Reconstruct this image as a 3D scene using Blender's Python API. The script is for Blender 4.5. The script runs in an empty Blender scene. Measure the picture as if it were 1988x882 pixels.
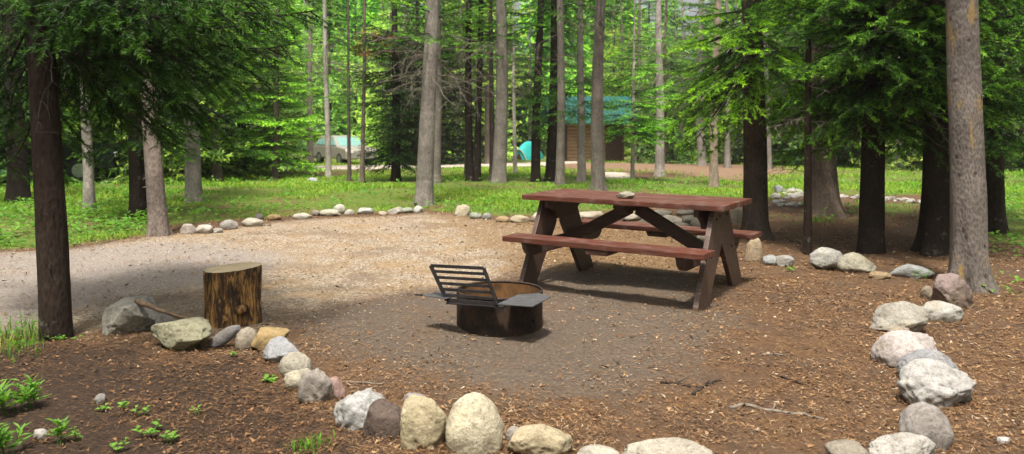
import bpy, bmesh, math, random
import numpy as np
from mathutils import Vector, Matrix

SC = bpy.context.scene
COL = SC.collection
RNG = np.random.default_rng(7)
random.seed(7)

# ------------------------------------------------------------------ camera maths
F, CX, YH, H = 1600.0, 994.0, 231.0, 1.441      # focal length and horizon in photo pixels, eye height in metres

def gz(x, y):
    """terrain height: level camp site, falling gently beyond 16 m, rising again far away"""
    y = np.asarray(y, float); x = np.asarray(x, float)
    d = np.clip(y - 16, 0, None)
    z = -0.027 * (np.sqrt(d * d + 9) - 3) * (d > 0)
    up = np.clip(y - 46, 0, None)
    z = z + 0.034 * (np.sqrt(up * up + 36) - 6)
    z = z + 0.05 * np.sin(x * .45 + 1.3) * np.sin(y * .38) * np.clip((y - 12) / 8, 0, 1)
    return z

def at(px, py):
    """ground point seen at photo pixel (px, py)"""
    lo, hi = 1.5, 120.0
    for i in range(60):
        m = (lo + hi) / 2
        x = (px - CX) * m / F
        v = YH + F * (H - float(gz(x, m))) / m
        if v > py: lo = m
        else: hi = m
    y = (lo + hi) / 2
    x = (px - CX) * y / F
    return Vector((x, y, float(gz(x, y))))

def P3(px, py, Y):
    return Vector(((px - CX) * Y / F, Y, H - (py - YH) * Y / F))

# ------------------------------------------------------------------ numpy noise
def _hash(ix, iy, iz, seed):
    n = (ix * 374761393 + iy * 668265263 + iz * 1274126177 + seed * 974634777) & 0xFFFFFFFF
    n = ((n ^ (n >> 13)) * 1103515245) & 0xFFFFFFFF
    n = ((n ^ (n >> 16)) * 1274126177) & 0xFFFFFFFF
    return ((n ^ (n >> 15)) & 0xFFFFFF) / float(0xFFFFFF)

def vnoise(p, seed=0):
    p = np.asarray(p, float)
    i = np.floor(p).astype(np.int64); f = p - i
    f = f * f * (3 - 2 * f)
    r = 0
    for dx in (0, 1):
        for dy in (0, 1):
            for dz in (0, 1):
                w = (f[:, 0] if dx else 1 - f[:, 0]) * (f[:, 1] if dy else 1 - f[:, 1]) * (f[:, 2] if dz else 1 - f[:, 2])
                r = r + w * _hash(i[:, 0] + dx, i[:, 1] + dy, i[:, 2] + dz, seed)
    return r * 2 - 1

def fbm(p, seed=0, octv=4):
    p = np.asarray(p, float); r = 0; a = .5; s = 1.0
    for k in range(octv):
        r = r + a * vnoise(p * s, seed + k); a *= .5; s *= 2.03
    return r

# ------------------------------------------------------------------ mesh helpers
def raw_mesh(name, V, F_, mat=None, smooth=False, attrs=None, per_vert_rgb=None):
    """V (n,3), F_ (m,k) ndarray or list of such arrays / list of tuples"""
    me = bpy.data.meshes.new(name)
    V = np.asarray(V, np.float32)
    me.vertices.add(len(V)); me.vertices.foreach_set('co', V.ravel())
    if isinstance(F_, np.ndarray): F_ = [F_]
    if F_ and isinstance(F_[0], np.ndarray):
        loops = np.concatenate([a.ravel() for a in F_]).astype(np.int32)
        tot = np.concatenate([np.full(len(a), a.shape[1]) for a in F_]).astype(np.int32)
    else:
        loops = np.array([i for f in F_ for i in f], np.int32)
        tot = np.array([len(f) for f in F_], np.int32)
    st = np.concatenate([[0], np.cumsum(tot)[:-1]]).astype(np.int32)
    me.loops.add(len(loops)); me.loops.foreach_set('vertex_index', loops)
    me.polygons.add(len(tot)); me.polygons.foreach_set('loop_start', st); me.polygons.foreach_set('loop_total', tot)
    if smooth: me.polygons.foreach_set('use_smooth', np.ones(len(tot), bool))
    for k, v in (attrs or {}).items():
        v = np.asarray(v, np.float32)
        if v.ndim == 1:
            a = me.attributes.new(k, 'FLOAT', 'POINT'); a.data.foreach_set('value', v)
        else:
            a = me.attributes.new(k, 'FLOAT_COLOR', 'POINT')
            v4 = np.ones((len(v), 4), np.float32); v4[:, :3] = v; a.data.foreach_set('color', v4.ravel())
    me.update(calc_edges=True)
    if mat: me.materials.append(mat)
    return me

def link(name, me, parent=None, color=None):
    o = bpy.data.objects.new(name, me); COL.objects.link(o)
    if parent: o.parent = parent
    if color: o.color = (*color, 1)
    return o

def thing(name, label, cat, loc=(0, 0, 0), rz=0, group=None):
    o = bpy.data.objects.new(name, None); COL.objects.link(o)
    o.empty_display_size = .1
    o.location = loc; o.rotation_euler = (0, 0, rz)
    return tag(o, label, cat, group)

def tag(o, label, cat, group=None, kind=None):
    o['label'] = label
    if cat: o['category'] = cat
    if group: o['group'] = group
    if kind: o['kind'] = kind
    return o

class MB:
    """collects shaped pieces into one mesh"""
    def __init__(s): s.V = []; s.F = []; s.n = 0
    def add(s, V, F_):
        s.V += [tuple(v) for v in V]; s.F += [tuple(i + s.n for i in f) for f in F_]; s.n = len(s.V)
    def box(s, c, d, rot=None):
        hx, hy, hz = d[0] / 2, d[1] / 2, d[2] / 2
        vs = [Vector((x, y, z)) for x in (-hx, hx) for y in (-hy, hy) for z in (-hz, hz)]
        if rot is not None: vs = [rot @ v for v in vs]
        s.add([v + Vector(c) for v in vs], [(0, 1, 3, 2), (4, 6, 7, 5), (0, 4, 5, 1), (2, 3, 7, 6), (0, 2, 6, 4), (1, 5, 7, 3)])
    def prism(s, poly, axis, a, b):
        """extrude 2-D polygon along axis 'x','y','z' from a to b"""
        def mk(u, v, w):
            return {'x': (w, u, v), 'y': (u, w, v), 'z': (u, v, w)}[axis]
        n = len(poly)
        V = [mk(u, v, a) for u, v in poly] + [mk(u, v, b) for u, v in poly]
        s.add(V, [tuple(range(n))[::-1], tuple(range(n, 2 * n))] + [(i, (i + 1) % n, n + (i + 1) % n, n + i) for i in range(n)])
    def beam(s, p, q, w, t, up=(0, 0, 1)):
        """rectangular bar from p to q: w across, t along 'up'"""
        p, q = Vector(p), Vector(q); d = (q - p).normalized(); sd = d.cross(Vector(up)).normalized(); u = sd.cross(d)
        V = []
        for c in (p, q):
            for a, b in ((-1, -1), (1, -1), (1, 1), (-1, 1)): V.append(c + sd * a * w / 2 + u * b * t / 2)
        s.add(V, [(3, 2, 1, 0), (4, 5, 6, 7)] + [(i, (i + 1) % 4, 4 + (i + 1) % 4, 4 + i) for i in range(4)])
    def tube(s, pts, rad, n=8, cap=True):
        pts = [Vector(p) for p in pts]; V = []; F_ = []
        for i, p in enumerate(pts):
            d = (pts[min(i + 1, len(pts) - 1)] - pts[max(i - 1, 0)]).normalized()
            a = d.cross(Vector((.3, .2, 1))).normalized()
            if a.length < .1: a = Vector((1, 0, 0))
            b = d.cross(a); r = rad[i] if hasattr(rad, '__len__') else rad
            V += [p + a * math.cos(2 * math.pi * k / n) * r + b * math.sin(2 * math.pi * k / n) * r for k in range(n)]
        for i in range(len(pts) - 1):
            F_ += [(i * n + k, i * n + (k + 1) % n, (i + 1) * n + (k + 1) % n, (i + 1) * n + k) for k in range(n)]
        if cap: F_ += [tuple(range(n))[::-1], tuple((len(pts) - 1) * n + k for k in range(n))]
        s.add(V, F_)
    def build(s, name, mat, parent=None, bevel=0, smooth=False, color=None, jitter=0):
        bm = bmesh.new()
        vs = [bm.verts.new(v) for v in s.V]
        for f in s.F:
            try: bm.faces.new([vs[i] for i in f])
            except ValueError: pass
        bmesh.ops.recalc_face_normals(bm, faces=bm.faces)
        if bevel: bmesh.ops.bevel(bm, geom=list(bm.edges), offset=bevel, segments=2, affect='EDGES', profile=.6)
        me = bpy.data.meshes.new(name); bm.to_mesh(me); bm.free()
        if smooth: me.polygons.foreach_set('use_smooth', np.ones(len(me.polygons), bool))
        me.materials.append(mat)
        return link(name, me, parent, color)

# ------------------------------------------------------------------ materials
class NT:
    def __init__(s, name):
        s.m = bpy.data.materials.new(name); s.m.use_nodes = True
        s.t = s.m.node_tree; s.t.nodes.clear()
        s.out = s.n('ShaderNodeOutputMaterial')
        s.p = s.n('ShaderNodeBsdfPrincipled'); s.l(s.p.outputs[0], s.out.inputs[0])
        s.p.inputs['Specular IOR Level'].default_value = .3
    def n(s, t, **kw):
        x = s.t.nodes.new(t)
        for k, v in kw.items():
            if hasattr(x, k): setattr(x, k, v)
            else: x.inputs[k.replace('_', ' ')].default_value = v
        return x
    def l(s, a, b): s.t.links.new(a, b)
    def coord(s, out='Object', scale=(1, 1, 1), loc=None):
        tc = s.n('ShaderNodeTexCoord'); mp = s.n('ShaderNodeMapping')
        mp.inputs['Scale'].default_value = scale
        s.l(tc.outputs[out], mp.inputs[0])
        oi = s.n('ShaderNodeObjectInfo')
        if out == 'Object':           # shift the pattern per object so copies differ
            cm = s.n('ShaderNodeVectorMath', operation='SCALE'); cb = s.n('ShaderNodeCombineXYZ')
            for i in range(3): s.l(oi.outputs['Random'], cb.inputs[i])
            s.l(cb.outputs[0], cm.inputs[0]); cm.inputs['Scale'].default_value = 37.0
            s.l(cm.outputs[0], mp.inputs['Location'])
        s.oi = oi
        return mp.outputs[0]
    def noise(s, vec, scale, detail=6, rough=.6, dist=0):
        x = s.n('ShaderNodeTexNoise'); s.l(vec, x.inputs['Vector'])
        x.inputs['Scale'].default_value = scale; x.inputs['Detail'].default_value = detail
        x.inputs['Roughness'].default_value = rough; x.inputs['Distortion'].default_value = dist
        return x.outputs['Fac']
    def voro(s, vec, scale, feature='F1', out='Distance'):
        x = s.n('ShaderNodeTexVoronoi', feature=feature); s.l(vec, x.inputs['Vector']); x.inputs['Scale'].default_value = scale
        return x.outputs[out]
    def ramp(s, fac, stops, interp='LINEAR'):
        x = s.n('ShaderNodeValToRGB'); r = x.color_ramp; r.interpolation = interp
        while len(r.elements) < len(stops): r.elements.new(.5)
        for e, (p, c) in zip(r.elements, stops):
            e.position = p; e.color = (*c, 1) if hasattr(c, '__len__') else (c, c, c, 1)
        s.l(fac, x.inputs[0]); return x.outputs[0]
    def mix(s, fac, a, b, mode='MIX'):
        x = s.n('ShaderNodeMix', data_type='RGBA', blend_type=mode)
        for v, i in ((fac, 0), (a, 6), (b, 7)):
            if hasattr(v, 'links'): s.l(v, x.inputs[i])
            elif hasattr(v, '__len__'): x.inputs[i].default_value = (*v, 1)
            elif i == 0: x.inputs[0].default_value = v
            else: x.inputs[i].default_value = (v, v, v, 1)
        return x.outputs[2]
    def math(s, op, a, b=0, clamp=False):
        x = s.n('ShaderNodeMath', operation=op, use_clamp=clamp)
        for v, i in ((a, 0), (b, 1)):
            if hasattr(v, 'links'): s.l(v, x.inputs[i])
            else: x.inputs[i].default_value = v
        return x.outputs[0]
    def attr(s, name, typ='GEOMETRY'):
        x = s.n('ShaderNodeAttribute', attribute_name=name, attribute_type=typ); return x
    def bump(s, h, strength=.5, dist=.02):
        x = s.n('ShaderNodeBump'); s.l(h, x.inputs['Height']); x.inputs['Strength'].default_value = strength
        x.inputs['Distance'].default_value = dist; s.l(x.outputs[0], s.p.inputs['Normal'])
    def col(s, c, rough=.8):
        if hasattr(c, 'links'): s.l(c, s.p.inputs['Base Color'])
        else: s.p.inputs['Base Color'].default_value = (*c, 1)
        if hasattr(rough, 'links'): s.l(rough, s.p.inputs['Roughness'])
        else: s.p.inputs['Roughness'].default_value = rough
    def objcol(s):
        return s.n('ShaderNodeObjectInfo').outputs['Color']

M = {}
def mat_bark(name, scars=False, rough_scale=1.0):
    s = NT(name)
    v = s.coord('Object', (1, 1, .22)); v1 = s.coord('Object', (1, 1, 1))
    a = s.noise(v, 40 * rough_scale, 9, .7, .5); vo = s.voro(s.coord('Object', (1, 1, .4)), 46 * rough_scale)
    h = s.math('ADD', s.math('MULTIPLY', a, .9), s.math('MULTIPLY', vo, .55))
    k = s.ramp(h, [(.30, .35), (.50, .8), (.72, 1.08), (.9, 1.3)])
    c = s.mix(1, s.objcol(), k, 'MULTIPLY')
    big = s.ramp(s.noise(v1, 2.6, 4, .6), [(.4, .8), (.62, 1.2)])
    c = s.mix(1, c, big, 'MULTIPLY')
    lich = s.ramp(s.noise(v1, 9, 5, .7), [(.60, 0), (.68, .45)])
    c = s.mix(lich, c, (.19, .19, .15))
    if scars:
        am = s.ramp(s.noise(s.coord('Object', (1, 1, .3)), 8, 3, .5, .4), [(.60, 0), (.66, .8)])
        c = s.mix(am, c, (.24, .16, .06))
        sp = s.ramp(s.voro(s.coord('Object', (1, 1, .8)), 9), [(.10, 1), (.2, 0)])
        c = s.mix(s.math('MULTIPLY', sp, .8), c, (.035, .022, .015))
    s.col(c, .95); s.bump(h, .8, .014)
    s.p.inputs['Specular IOR Level'].default_value = .12
    return s.m
M['bark'] = mat_bark('bark'); M['bark_scarred'] = mat_bark('bark_scarred', True, 1.3)

def mat_needles():
    s = NT('needles')
    t = s.attr('tint').outputs['Fac']
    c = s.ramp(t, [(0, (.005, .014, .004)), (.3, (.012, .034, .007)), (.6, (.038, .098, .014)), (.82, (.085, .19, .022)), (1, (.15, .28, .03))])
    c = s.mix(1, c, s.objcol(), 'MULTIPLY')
    s.col(c, .55)
    tr = s.n('ShaderNodeBsdfTranslucent'); s.l(s.mix(1, c, (1.3, 1.5, .7), 'MULTIPLY'), tr.inputs[0])
    mx = s.n('ShaderNodeMixShader'); mx.inputs[0].default_value = .38
    s.l(s.p.outputs[0], mx.inputs[1]); s.l(tr.outputs[0], mx.inputs[2]); s.l(mx.outputs[0], s.out.inputs[0])
    return s.m
M['needles'] = mat_needles()

def mat_leaf(name, stops, tl=.4):
    s = NT(name)
    t = s.attr('tint').outputs['Fac']
    c = s.ramp(t, stops)
    s.col(c, .6)
    tr = s.n('ShaderNodeBsdfTranslucent'); s.l(s.mix(1, c, (1.2, 1.3, .6), 'MULTIPLY'), tr.inputs[0])
    mx = s.n('ShaderNodeMixShader'); mx.inputs[0].default_value = tl
    s.l(s.p.outputs[0], mx.inputs[1]); s.l(tr.outputs[0], mx.inputs[2]); s.l(mx.outputs[0], s.out.inputs[0])
    return s.m
M['grass'] = mat_leaf('grass', [(0, (.035, .095, .008)), (.4, (.10, .25, .012)), (.75, (.20, .39, .020)), (.93, (.28, .38, .05)), (1, (.30, .24, .09))])
M['leaf'] = mat_leaf('leaf', [(0, (.04, .11, .02)), (.5, (.09, .22, .03)), (1, (.17, .34, .04))])
M['deadleaf'] = mat_leaf('deadleaf', [(0, (.20, .07, .02)), (1, (.36, .15, .05))])

def mat_rock():
    s = NT('rock')
    v = s.coord('Object'); c0 = s.objcol()
    n1 = s.noise(v, 7, 8, .65); n2 = s.noise(v, 45, 6, .7); n3 = s.noise(v, 3, 3, .5)
    c = s.mix(1, c0, s.ramp(n1, [(.3, (.62, .6, .58)), (.5, (.95, .95, .95)), (.7, (1.22, 1.2, 1.15))]), 'MULTIPLY')
    c = s.mix(1, c, s.ramp(n2, [(.3, .65), (.5, 1), (.7, 1.2)]), 'MULTIPLY')
    sp = s.ramp(s.noise(v, 120, 2, .5), [(.60, 0), (.68, .6)])
    c = s.mix(sp, c, (.06, .055, .05))
    st = s.ramp(n3, [(.56, 0), (.70, .55)])
    c = s.mix(st, c, (.20, .16, .10))
    li = s.ramp(s.noise(v, 14, 5, .75), [(.63, 0), (.68, .6)])
    c = s.mix(li, c, (.10, .105, .075))
    s.col(c, .88)
    s.bump(s.math('ADD', n1, s.math('MULTIPLY', n2, .35)), .7, .03)
    return s.m
M['rock'] = mat_rock()

def mat_ground():
    s = NT('ground')
    v = s.coord('Object')
    tc = s.n('ShaderNodeTexCoord'); v = tc.outputs['Object']
    z1 = s.attr('zone_a').outputs['Color']; z2 = s.attr('zone_b').outputs['Color']
    s1 = s.n('ShaderNodeSeparateColor'); s.l(z1, s1.inputs[0]); s2 = s.n('ShaderNodeSeparateColor'); s.l(z2, s2.inputs[0])
    nb = s.noise(v, 2.2, 6, .65); nf = s.noise(v, 42, 7, .82); nm = s.noise(v, 12, 6, .7); ng = s.voro(v, 60, out='Color')
    gv = s.n('ShaderNodeSeparateColor'); s.l(ng, gv.inputs[0])
    z3 = s.attr('zone_c').outputs['Fac']
    def zone(a):          # zone weight, its edge broken up by noise
        w = s.math('ADD', a, s.math('MULTIPLY', s.math('SUBTRACT', nm, .5), 1.1))
        w = s.math('ADD', w, s.math('MULTIPLY', s.math('SUBTRACT', nb, .5), .9))
        return s.ramp(w, [(.32, 0), (.68, 1)])
    need = s.ramp(nf, [(.30, (.035, .017, .007)), (.45, (.085, .042, .017)), (.58, (.142, .079, .036)), (.72, (.225, .142, .074)), (.8, (.28, .20, .12))])
    need = s.mix(s.ramp(nb, [(.4, 0), (.62, .75)]), need, (.075, .047, .03))
    need = s.mix(s.ramp(s.noise(v, 4.5, 5, .7), [(.5, 0), (.68, .7)]), need, (.055, .03, .016))
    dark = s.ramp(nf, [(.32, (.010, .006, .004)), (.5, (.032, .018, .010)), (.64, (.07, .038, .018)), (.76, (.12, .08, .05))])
    grav = s.ramp(s.math('ADD', s.math('MULTIPLY', nf, .6), s.math('MULTIPLY', gv.outputs[0], .4)),
                  [(.25, (.095, .070, .048)), (.45, (.215, .168, .118)), (.62, (.32, .262, .192)), (.8, (.42, .36, .28))])
    grav = s.mix(s.ramp(s.math('ADD', nb, s.math('MULTIPLY', s.math('SUBTRACT', nf, .5), .5)), [(.43, 0), (.60, .7)]), grav, (.25, .16, .072))
    grav = s.mix(s.ramp(s.noise(v, 1.1, 5, .7), [(.52, 0), (.64, .65)]), grav, (.12, .098, .085))
    dust = s.ramp(nf, [(.3, (.038, .027, .019)), (.5, (.092, .068, .049)), (.68, (.15, .115, .084)), (.8, (.25, .20, .15))])
    dust = s.mix(s.ramp(nb, [(.5, 0), (.7, .55)]), dust, (.115, .072, .04))
    moss = s.ramp(nf, [(.3, (.03, .042, .008)), (.5, (.085, .125, .014)), (.7, (.16, .19, .03))])
    moss = s.mix(s.ramp(s.noise(v, .9, 5, .7), [(.50, 0), (.62, .75)]), moss, (.12, .072, .032))
    pth = s.ramp(nf, [(.3, (.26, .21, .16)), (.7, (.48, .42, .35))])
    dirt = s.ramp(nf, [(.3, (.10, .06, .035)), (.7, (.24, .15, .09))])
    c = need
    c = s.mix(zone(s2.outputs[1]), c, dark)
    brown = s.ramp(nf, [(.3, (.06, .035, .016)), (.5, (.16, .10, .048)), (.66, (.25, .17, .085)), (.8, (.36, .28, .18))])
    c = s.mix(zone(s1.outputs[0]), c, grav)
    c = s.mix(s.math('MULTIPLY', zone(z3), .8), c, brown)
    grey = s.ramp(nf, [(.3, (.11, .095, .085)), (.5, (.215, .19, .172)), (.66, (.30, .27, .25)), (.8, (.40, .37, .34))])
    c = s.mix(s.math('MULTIPLY', zone(s.attr('zone_d').outputs['Fac']), .75), c, grey)
    c = s.mix(zone(s1.outputs[1]), c, dust)
    c = s.mix(zone(s1.outputs[2]), c, moss)
    c = s.mix(zone(s2.outputs[0]), c, pth)
    c = s.mix(zone(s2.outputs[2]), c, dirt)
    s.col(c, .95); s.bump(s.math('ADD', nf, s.math('MULTIPLY', nm, .8)), .8, .018)
    return s.m
M['ground'] = mat_ground()

def mat_litter(name, stops):
    s = NT(name); t = s.attr('tint').outputs['Fac']; s.col(s.ramp(t, stops), .85); return s.m
M['litter'] = mat_litter('litter', [(0, (.035, .017, .008)), (.3, (.115, .057, .024)), (.6, (.22, .12, .053)), (.85, (.27, .165, .08)), (1, (.38, .30, .21))])
M['gravel'] = mat_litter('gravel', [(0, (.09, .068, .05)), (.5, (.24, .19, .14)), (1, (.42, .37, .30))])

def mat_wood(name, wear=.5):
    s = NT(name)
    v = s.coord('Object', (1.2, 14, 14)); v1 = s.coord('Object')
    g = s.noise(v, 5, 8, .65, .5); n = s.noise(v1, 6, 6, .65)
    c = s.mix(1, s.objcol(), s.ramp(g, [(.3, .4), (.5, .95), (.7, 1.4)]), 'MULTIPLY')
    w = s.ramp(s.math('ADD', s.math('MULTIPLY', n, .6), s.math('MULTIPLY', g, .4)), [(.52, 0), (.66, wear * 1.5)])
    c = s.mix(w, c, (.22, .15, .125))
    dk = s.ramp(s.noise(v, 9, 6, .7, .8), [(.60, 0), (.66, .75)])
    c = s.mix(dk, c, (.028, .016, .012))
    c = s.mix(s.ramp(s.noise(v1, 2.2, 5, .7), [(.45, 0), (.7, .5)]), c, (.055, .032, .025))
    s.col(c, s.ramp(n, [(.3, .36), (.7, .62)])); s.bump(g, .5, .006); s.p.inputs['Specular IOR Level'].default_value = .5
    return s.m
M['painted_wood'] = mat_wood('painted_wood', .45)

def mat_simple(name, c, rough=.6, metal=0, var=.3, scale=20, bump=.2):
    s = NT(name); v = s.coord('Object'); n = s.noise(v, scale, 6, .65)
    k = s.ramp(n, [(.3, 1 - var), (.7, 1 + var)])
    s.col(s.mix(1, c, k, 'MULTIPLY'), rough); s.p.inputs['Metallic'].default_value = metal
    if bump: s.bump(n, bump, .005)
    return s.m

def mat_rust():
    s = NT('rusty_steel'); v = s.coord('Object')
    n = s.noise(v, 9, 8, .7); n2 = s.noise(v, 50, 4, .6)
    c = s.ramp(n, [(.3, (.012, .010, .009)), (.48, (.030, .021, .016)), (.58, (.06, .034, .02)), (.66, (.038, .025, .018)), (.76, (.15, .07, .033))])
    c = s.mix(s.ramp(s.noise(s.coord('Object', (1, 1, .2)), 22, 4, .6), [(.52, 0), (.66, .7)]), c, (.016, .013, .012))
    c = s.mix(1, c, s.ramp(n2, [(.3, .7), (.7, 1.25)]), 'MULTIPLY')
    s.col(c, .72); s.p.inputs['Metallic'].default_value = .25; s.bump(n2, .4, .003)
    return s.m
M['rust'] = mat_rust()
M['rust_inside'] = mat_simple('scorched_rust', (.10, .048, .016), .85, 0, .6, 12)
M['steel'] = mat_simple('worn_steel', (.16, .155, .16), .42, .7, .35, 14)
M['black_iron'] = mat_simple('sooty_iron', (.028, .024, .024), .5, .5, .5, 25)
M['ash'] = mat_simple('ash', (.12, .11, .10), .95, 0, .6, 30, .6)
M['cutwood'] = None
def mat_cut():
    s = NT('cut_wood'); tc = s.n('ShaderNodeTexCoord'); sx = s.n('ShaderNodeSeparateXYZ'); s.l(tc.outputs['Object'], sx.inputs[0])
    r = s.math('SQRT', s.math('ADD', s.math('MULTIPLY', sx.outputs[0], sx.outputs[0]), s.math('MULTIPLY', sx.outputs[1], sx.outputs[1])))
    n = s.noise(tc.outputs['Object'], 8, 5, .6)
    w = s.math('SINE', s.math('MULTIPLY', s.math('ADD', r, s.math('MULTIPLY', n, .03)), 420))
    c = s.mix(s.ramp(w, [(.2, 0), (.8, .35)]), (.62, .49, .30), (.40, .28, .15))
    c = s.mix(s.ramp(n, [(.45, 0), (.65, .5)]), c, (.30, .24, .16))
    s.col(c, .8); s.bump(n, .4, .01); return s.m
M['cutwood'] = mat_cut()
def mat_stumpside():
    s = NT('stripped_bark'); v = s.coord('Object', (1, 1, .22)); n = s.noise(v, 24, 9, .72, 1.2)
    n2 = s.noise(s.coord('Object', (1, 1, .45)), 9, 6, .7, .6)
    c = s.ramp(s.math('ADD', s.math('MULTIPLY', n, .65), s.math('MULTIPLY', n2, .35)),
               [(.38, (.018, .011, .007)), (.48, (.06, .034, .017)), (.53, (.24, .12, .035)), (.585, (.44, .26, .09)), (.62, (.13, .085, .05)), (.70, (.09, .06, .04)), (.78, (.42, .31, .17))])
    s.col(c, .75); s.bump(n, .9, .02); return s.m
M['stumpside'] = mat_stumpside()
def mat_logwall():
    s = NT('log_siding'); tc = s.n('ShaderNodeTexCoord'); sx = s.n('ShaderNodeSeparateXYZ'); s.l(tc.outputs['Object'], sx.inputs[0])
    w = s.math('ABSOLUTE', s.math('SINE', s.math('MULTIPLY', sx.outputs[2], math.pi / .16)))
    n = s.noise(s.coord('Object', (.6, .6, 6)), 6, 5, .6)
    c = s.mix(1, s.ramp(n, [(.3, (.20, .122, .064)), (.7, (.33, .215, .12))]), s.ramp(w, [(0, .3), (.25, 1)]), 'MULTIPLY')
    s.col(c, .7); s.bump(w, .8, .04); return s.m
M['logwall'] = mat_logwall()
M['teal_roof'] = mat_simple('teal_roof_metal', (.013, .08, .07), .5, .2, .35, 2)
M['darkwood'] = mat_simple('dark_brown_wood', (.05, .027, .016), .7, 0, .35, 12)
M['concrete'] = mat_simple('concrete', (.35, .33, .30), .9, 0, .2, 12)
M['tent'] = mat_simple('teal_nylon', (.03, .33, .30), .5, 0, .12, 4)
M['carpaint_light'] = mat_simple('beige_car_paint', (.27, .245, .21), .3, .1, .06, 2, 0)
M['carpaint_dark'] = mat_simple('dark_car_paint', (.012, .013, .016), .25, .2, .1, 2, 0)
def mat_glass():
    s = NT('car_glass'); s.col((.16, .30, .28), .12); s.p.inputs['Specular IOR Level'].default_value = .8; return s.m
M['glass'] = mat_glass()
M['tyre'] = mat_simple('tyre_rubber', (.02, .02, .02), .9)
M['rim'] = mat_simple('wheel_rim', (.4, .4, .4), .35, .8)
M['lamp'] = mat_simple('headlamp', (.7, .7, .68), .2, 0, .05, 4, 0)
M['deadwood'] = mat_simple('dead_wood', (.15, .125, .10), .9, 0, .5, 30, .4)
M['limb'] = mat_simple('limb_bark', (.024, .018, .014), .9, 0, .5, 30, .4)
# ------------------------------------------------------------------ ground zones (world polygons)
def wpoly(px): return np.array([[at(*p).x, at(*p).y] for p in px])
def sdf(poly, x, y):
    """signed distance, positive inside"""
    p = np.stack([x, y], -1); d = np.full(x.shape, 1e9); ins = np.zeros(x.shape, bool)
    n = len(poly)
    for i in range(n):
        a, b = poly[i], poly[(i + 1) % n]; ab = b - a
        t = np.clip(((p - a) @ ab) / (ab @ ab + 1e-12), 0, 1)
        q = p - (a + t[..., None] * ab); d = np.minimum(d, np.hypot(q[..., 0], q[..., 1]))
        c = ((a[1] <= y) & (b[1] > y)) | ((b[1] <= y) & (a[1] > y))
        xi = a[0] + (y - a[1]) / (b[1] - a[1] + 1e-12) * ab[0]
        ins ^= c & (x < xi)
    return np.where(ins, d, -d)
GRAVEL = wpoly([(-500, 512), (0, 494), (140, 484), (300, 462), (450, 444), (560, 428), (830, 416), (960, 430), (1045, 440), (1030, 500), (960, 545), (760, 575), (620, 600), (500, 650), (330, 640), (200, 640), (0, 645), (-500, 660)])
DUST = wpoly([(520, 610), (720, 575), (960, 545), (1050, 520), (1340, 530), (1420, 600), (1380, 690), (1240, 770), (930, 760), (660, 690)])
BROWNFLAT = wpoly([(830, 415), (960, 428), (1120, 432), (1300, 445), (1330, 530), (1050, 530), (1000, 520), (900, 470)])
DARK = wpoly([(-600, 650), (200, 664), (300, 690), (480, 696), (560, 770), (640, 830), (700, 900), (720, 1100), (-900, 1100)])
GRASS = [(wpoly([(-900, 500), (0, 486), (140, 477), (290, 456), (300, 440), (450, 428), (560, 418), (700, 412), (830, 406), (960, 420), (1130, 418), (1260, 398), (1480, 392), (1480, 344), (1290, 345), (1190, 352), (1100, 338), (700, 338), (500, 345), (-900, 350)]), 1.0),
         (wpoly([(1430, 385), (1850, 378), (1850, 335), (1440, 325)]), .85),
         (wpoly([(1500, 440), (1800, 430), (1800, 398), (1560, 405)]), .35),
         (wpoly([(1660, 410), (1790, 415), (1790, 396), (1660, 394)]), .8),
         (wpoly([(1920, 468), (2300, 500), (2300, 335), (1925, 338)]), .95),
         (wpoly([(-500, 700), (20, 665), (72, 645), (60, 610), (-500, 620)]), .7)]
GREYG = wpoly([(-500, 515), (0, 497), (140, 487), (300, 470), (420, 470), (560, 500), (480, 540), (300, 560), (140, 600), (0, 640), (-500, 655)])
ROAD = wpoly([(540, 324), (700, 321), (870, 319), (1060, 315), (1130, 313), (1130, 317), (1060, 322), (870, 325), (720, 329), (540, 330)])
PALE = wpoly([(1165, 334), (1218, 335), (1226, 347), (1178, 349)])
DIRT = wpoly([(1090, 318), (1260, 316), (1450, 320), (1560, 330), (1440, 350), (1300, 337), (1240, 333), (1110, 328)])
def sstep(d, w): return np.clip(.5 + d / (2 * w), 0, 1)
def grass_w(x, y):
    g = np.zeros(np.shape(x))
    for p, k in GRASS: g = np.maximum(g, sstep(sdf(p, x, y), .25 if y.min() < 9 else .5) * k)
    far = np.clip((y - 22) / 6, 0, 1) * .8
    g = np.maximum(g, far)
    cut = np.maximum(sstep(sdf(ROAD, x, y), .6), np.maximum(sstep(sdf(DIRT, x, y), .8), sstep(sdf(PALE, x, y), .3)))
    cut = np.maximum(cut, np.maximum(sstep(sdf(GRAVEL, x, y), .15), sstep(sdf(BROWNFLAT, x, y), .15)))
    return g * (1 - cut)

def ground_bump(x, y):
    p = np.stack([x, y, x * 0], -1).reshape(-1, 3)
    near = np.clip(1 - (p[:, 1] - 10) / 12, 0, 1)
    return ((fbm(p * 1.6, 3, 4) * .035 + fbm(p * 9, 9, 3) * .012) * near).reshape(x.shape)
def ground_z(x, y):
    x = np.atleast_1d(np.asarray(x, float)); y = np.atleast_1d(np.asarray(y, float))
    return gz(x, y) + ground_bump(x, y)

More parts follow.
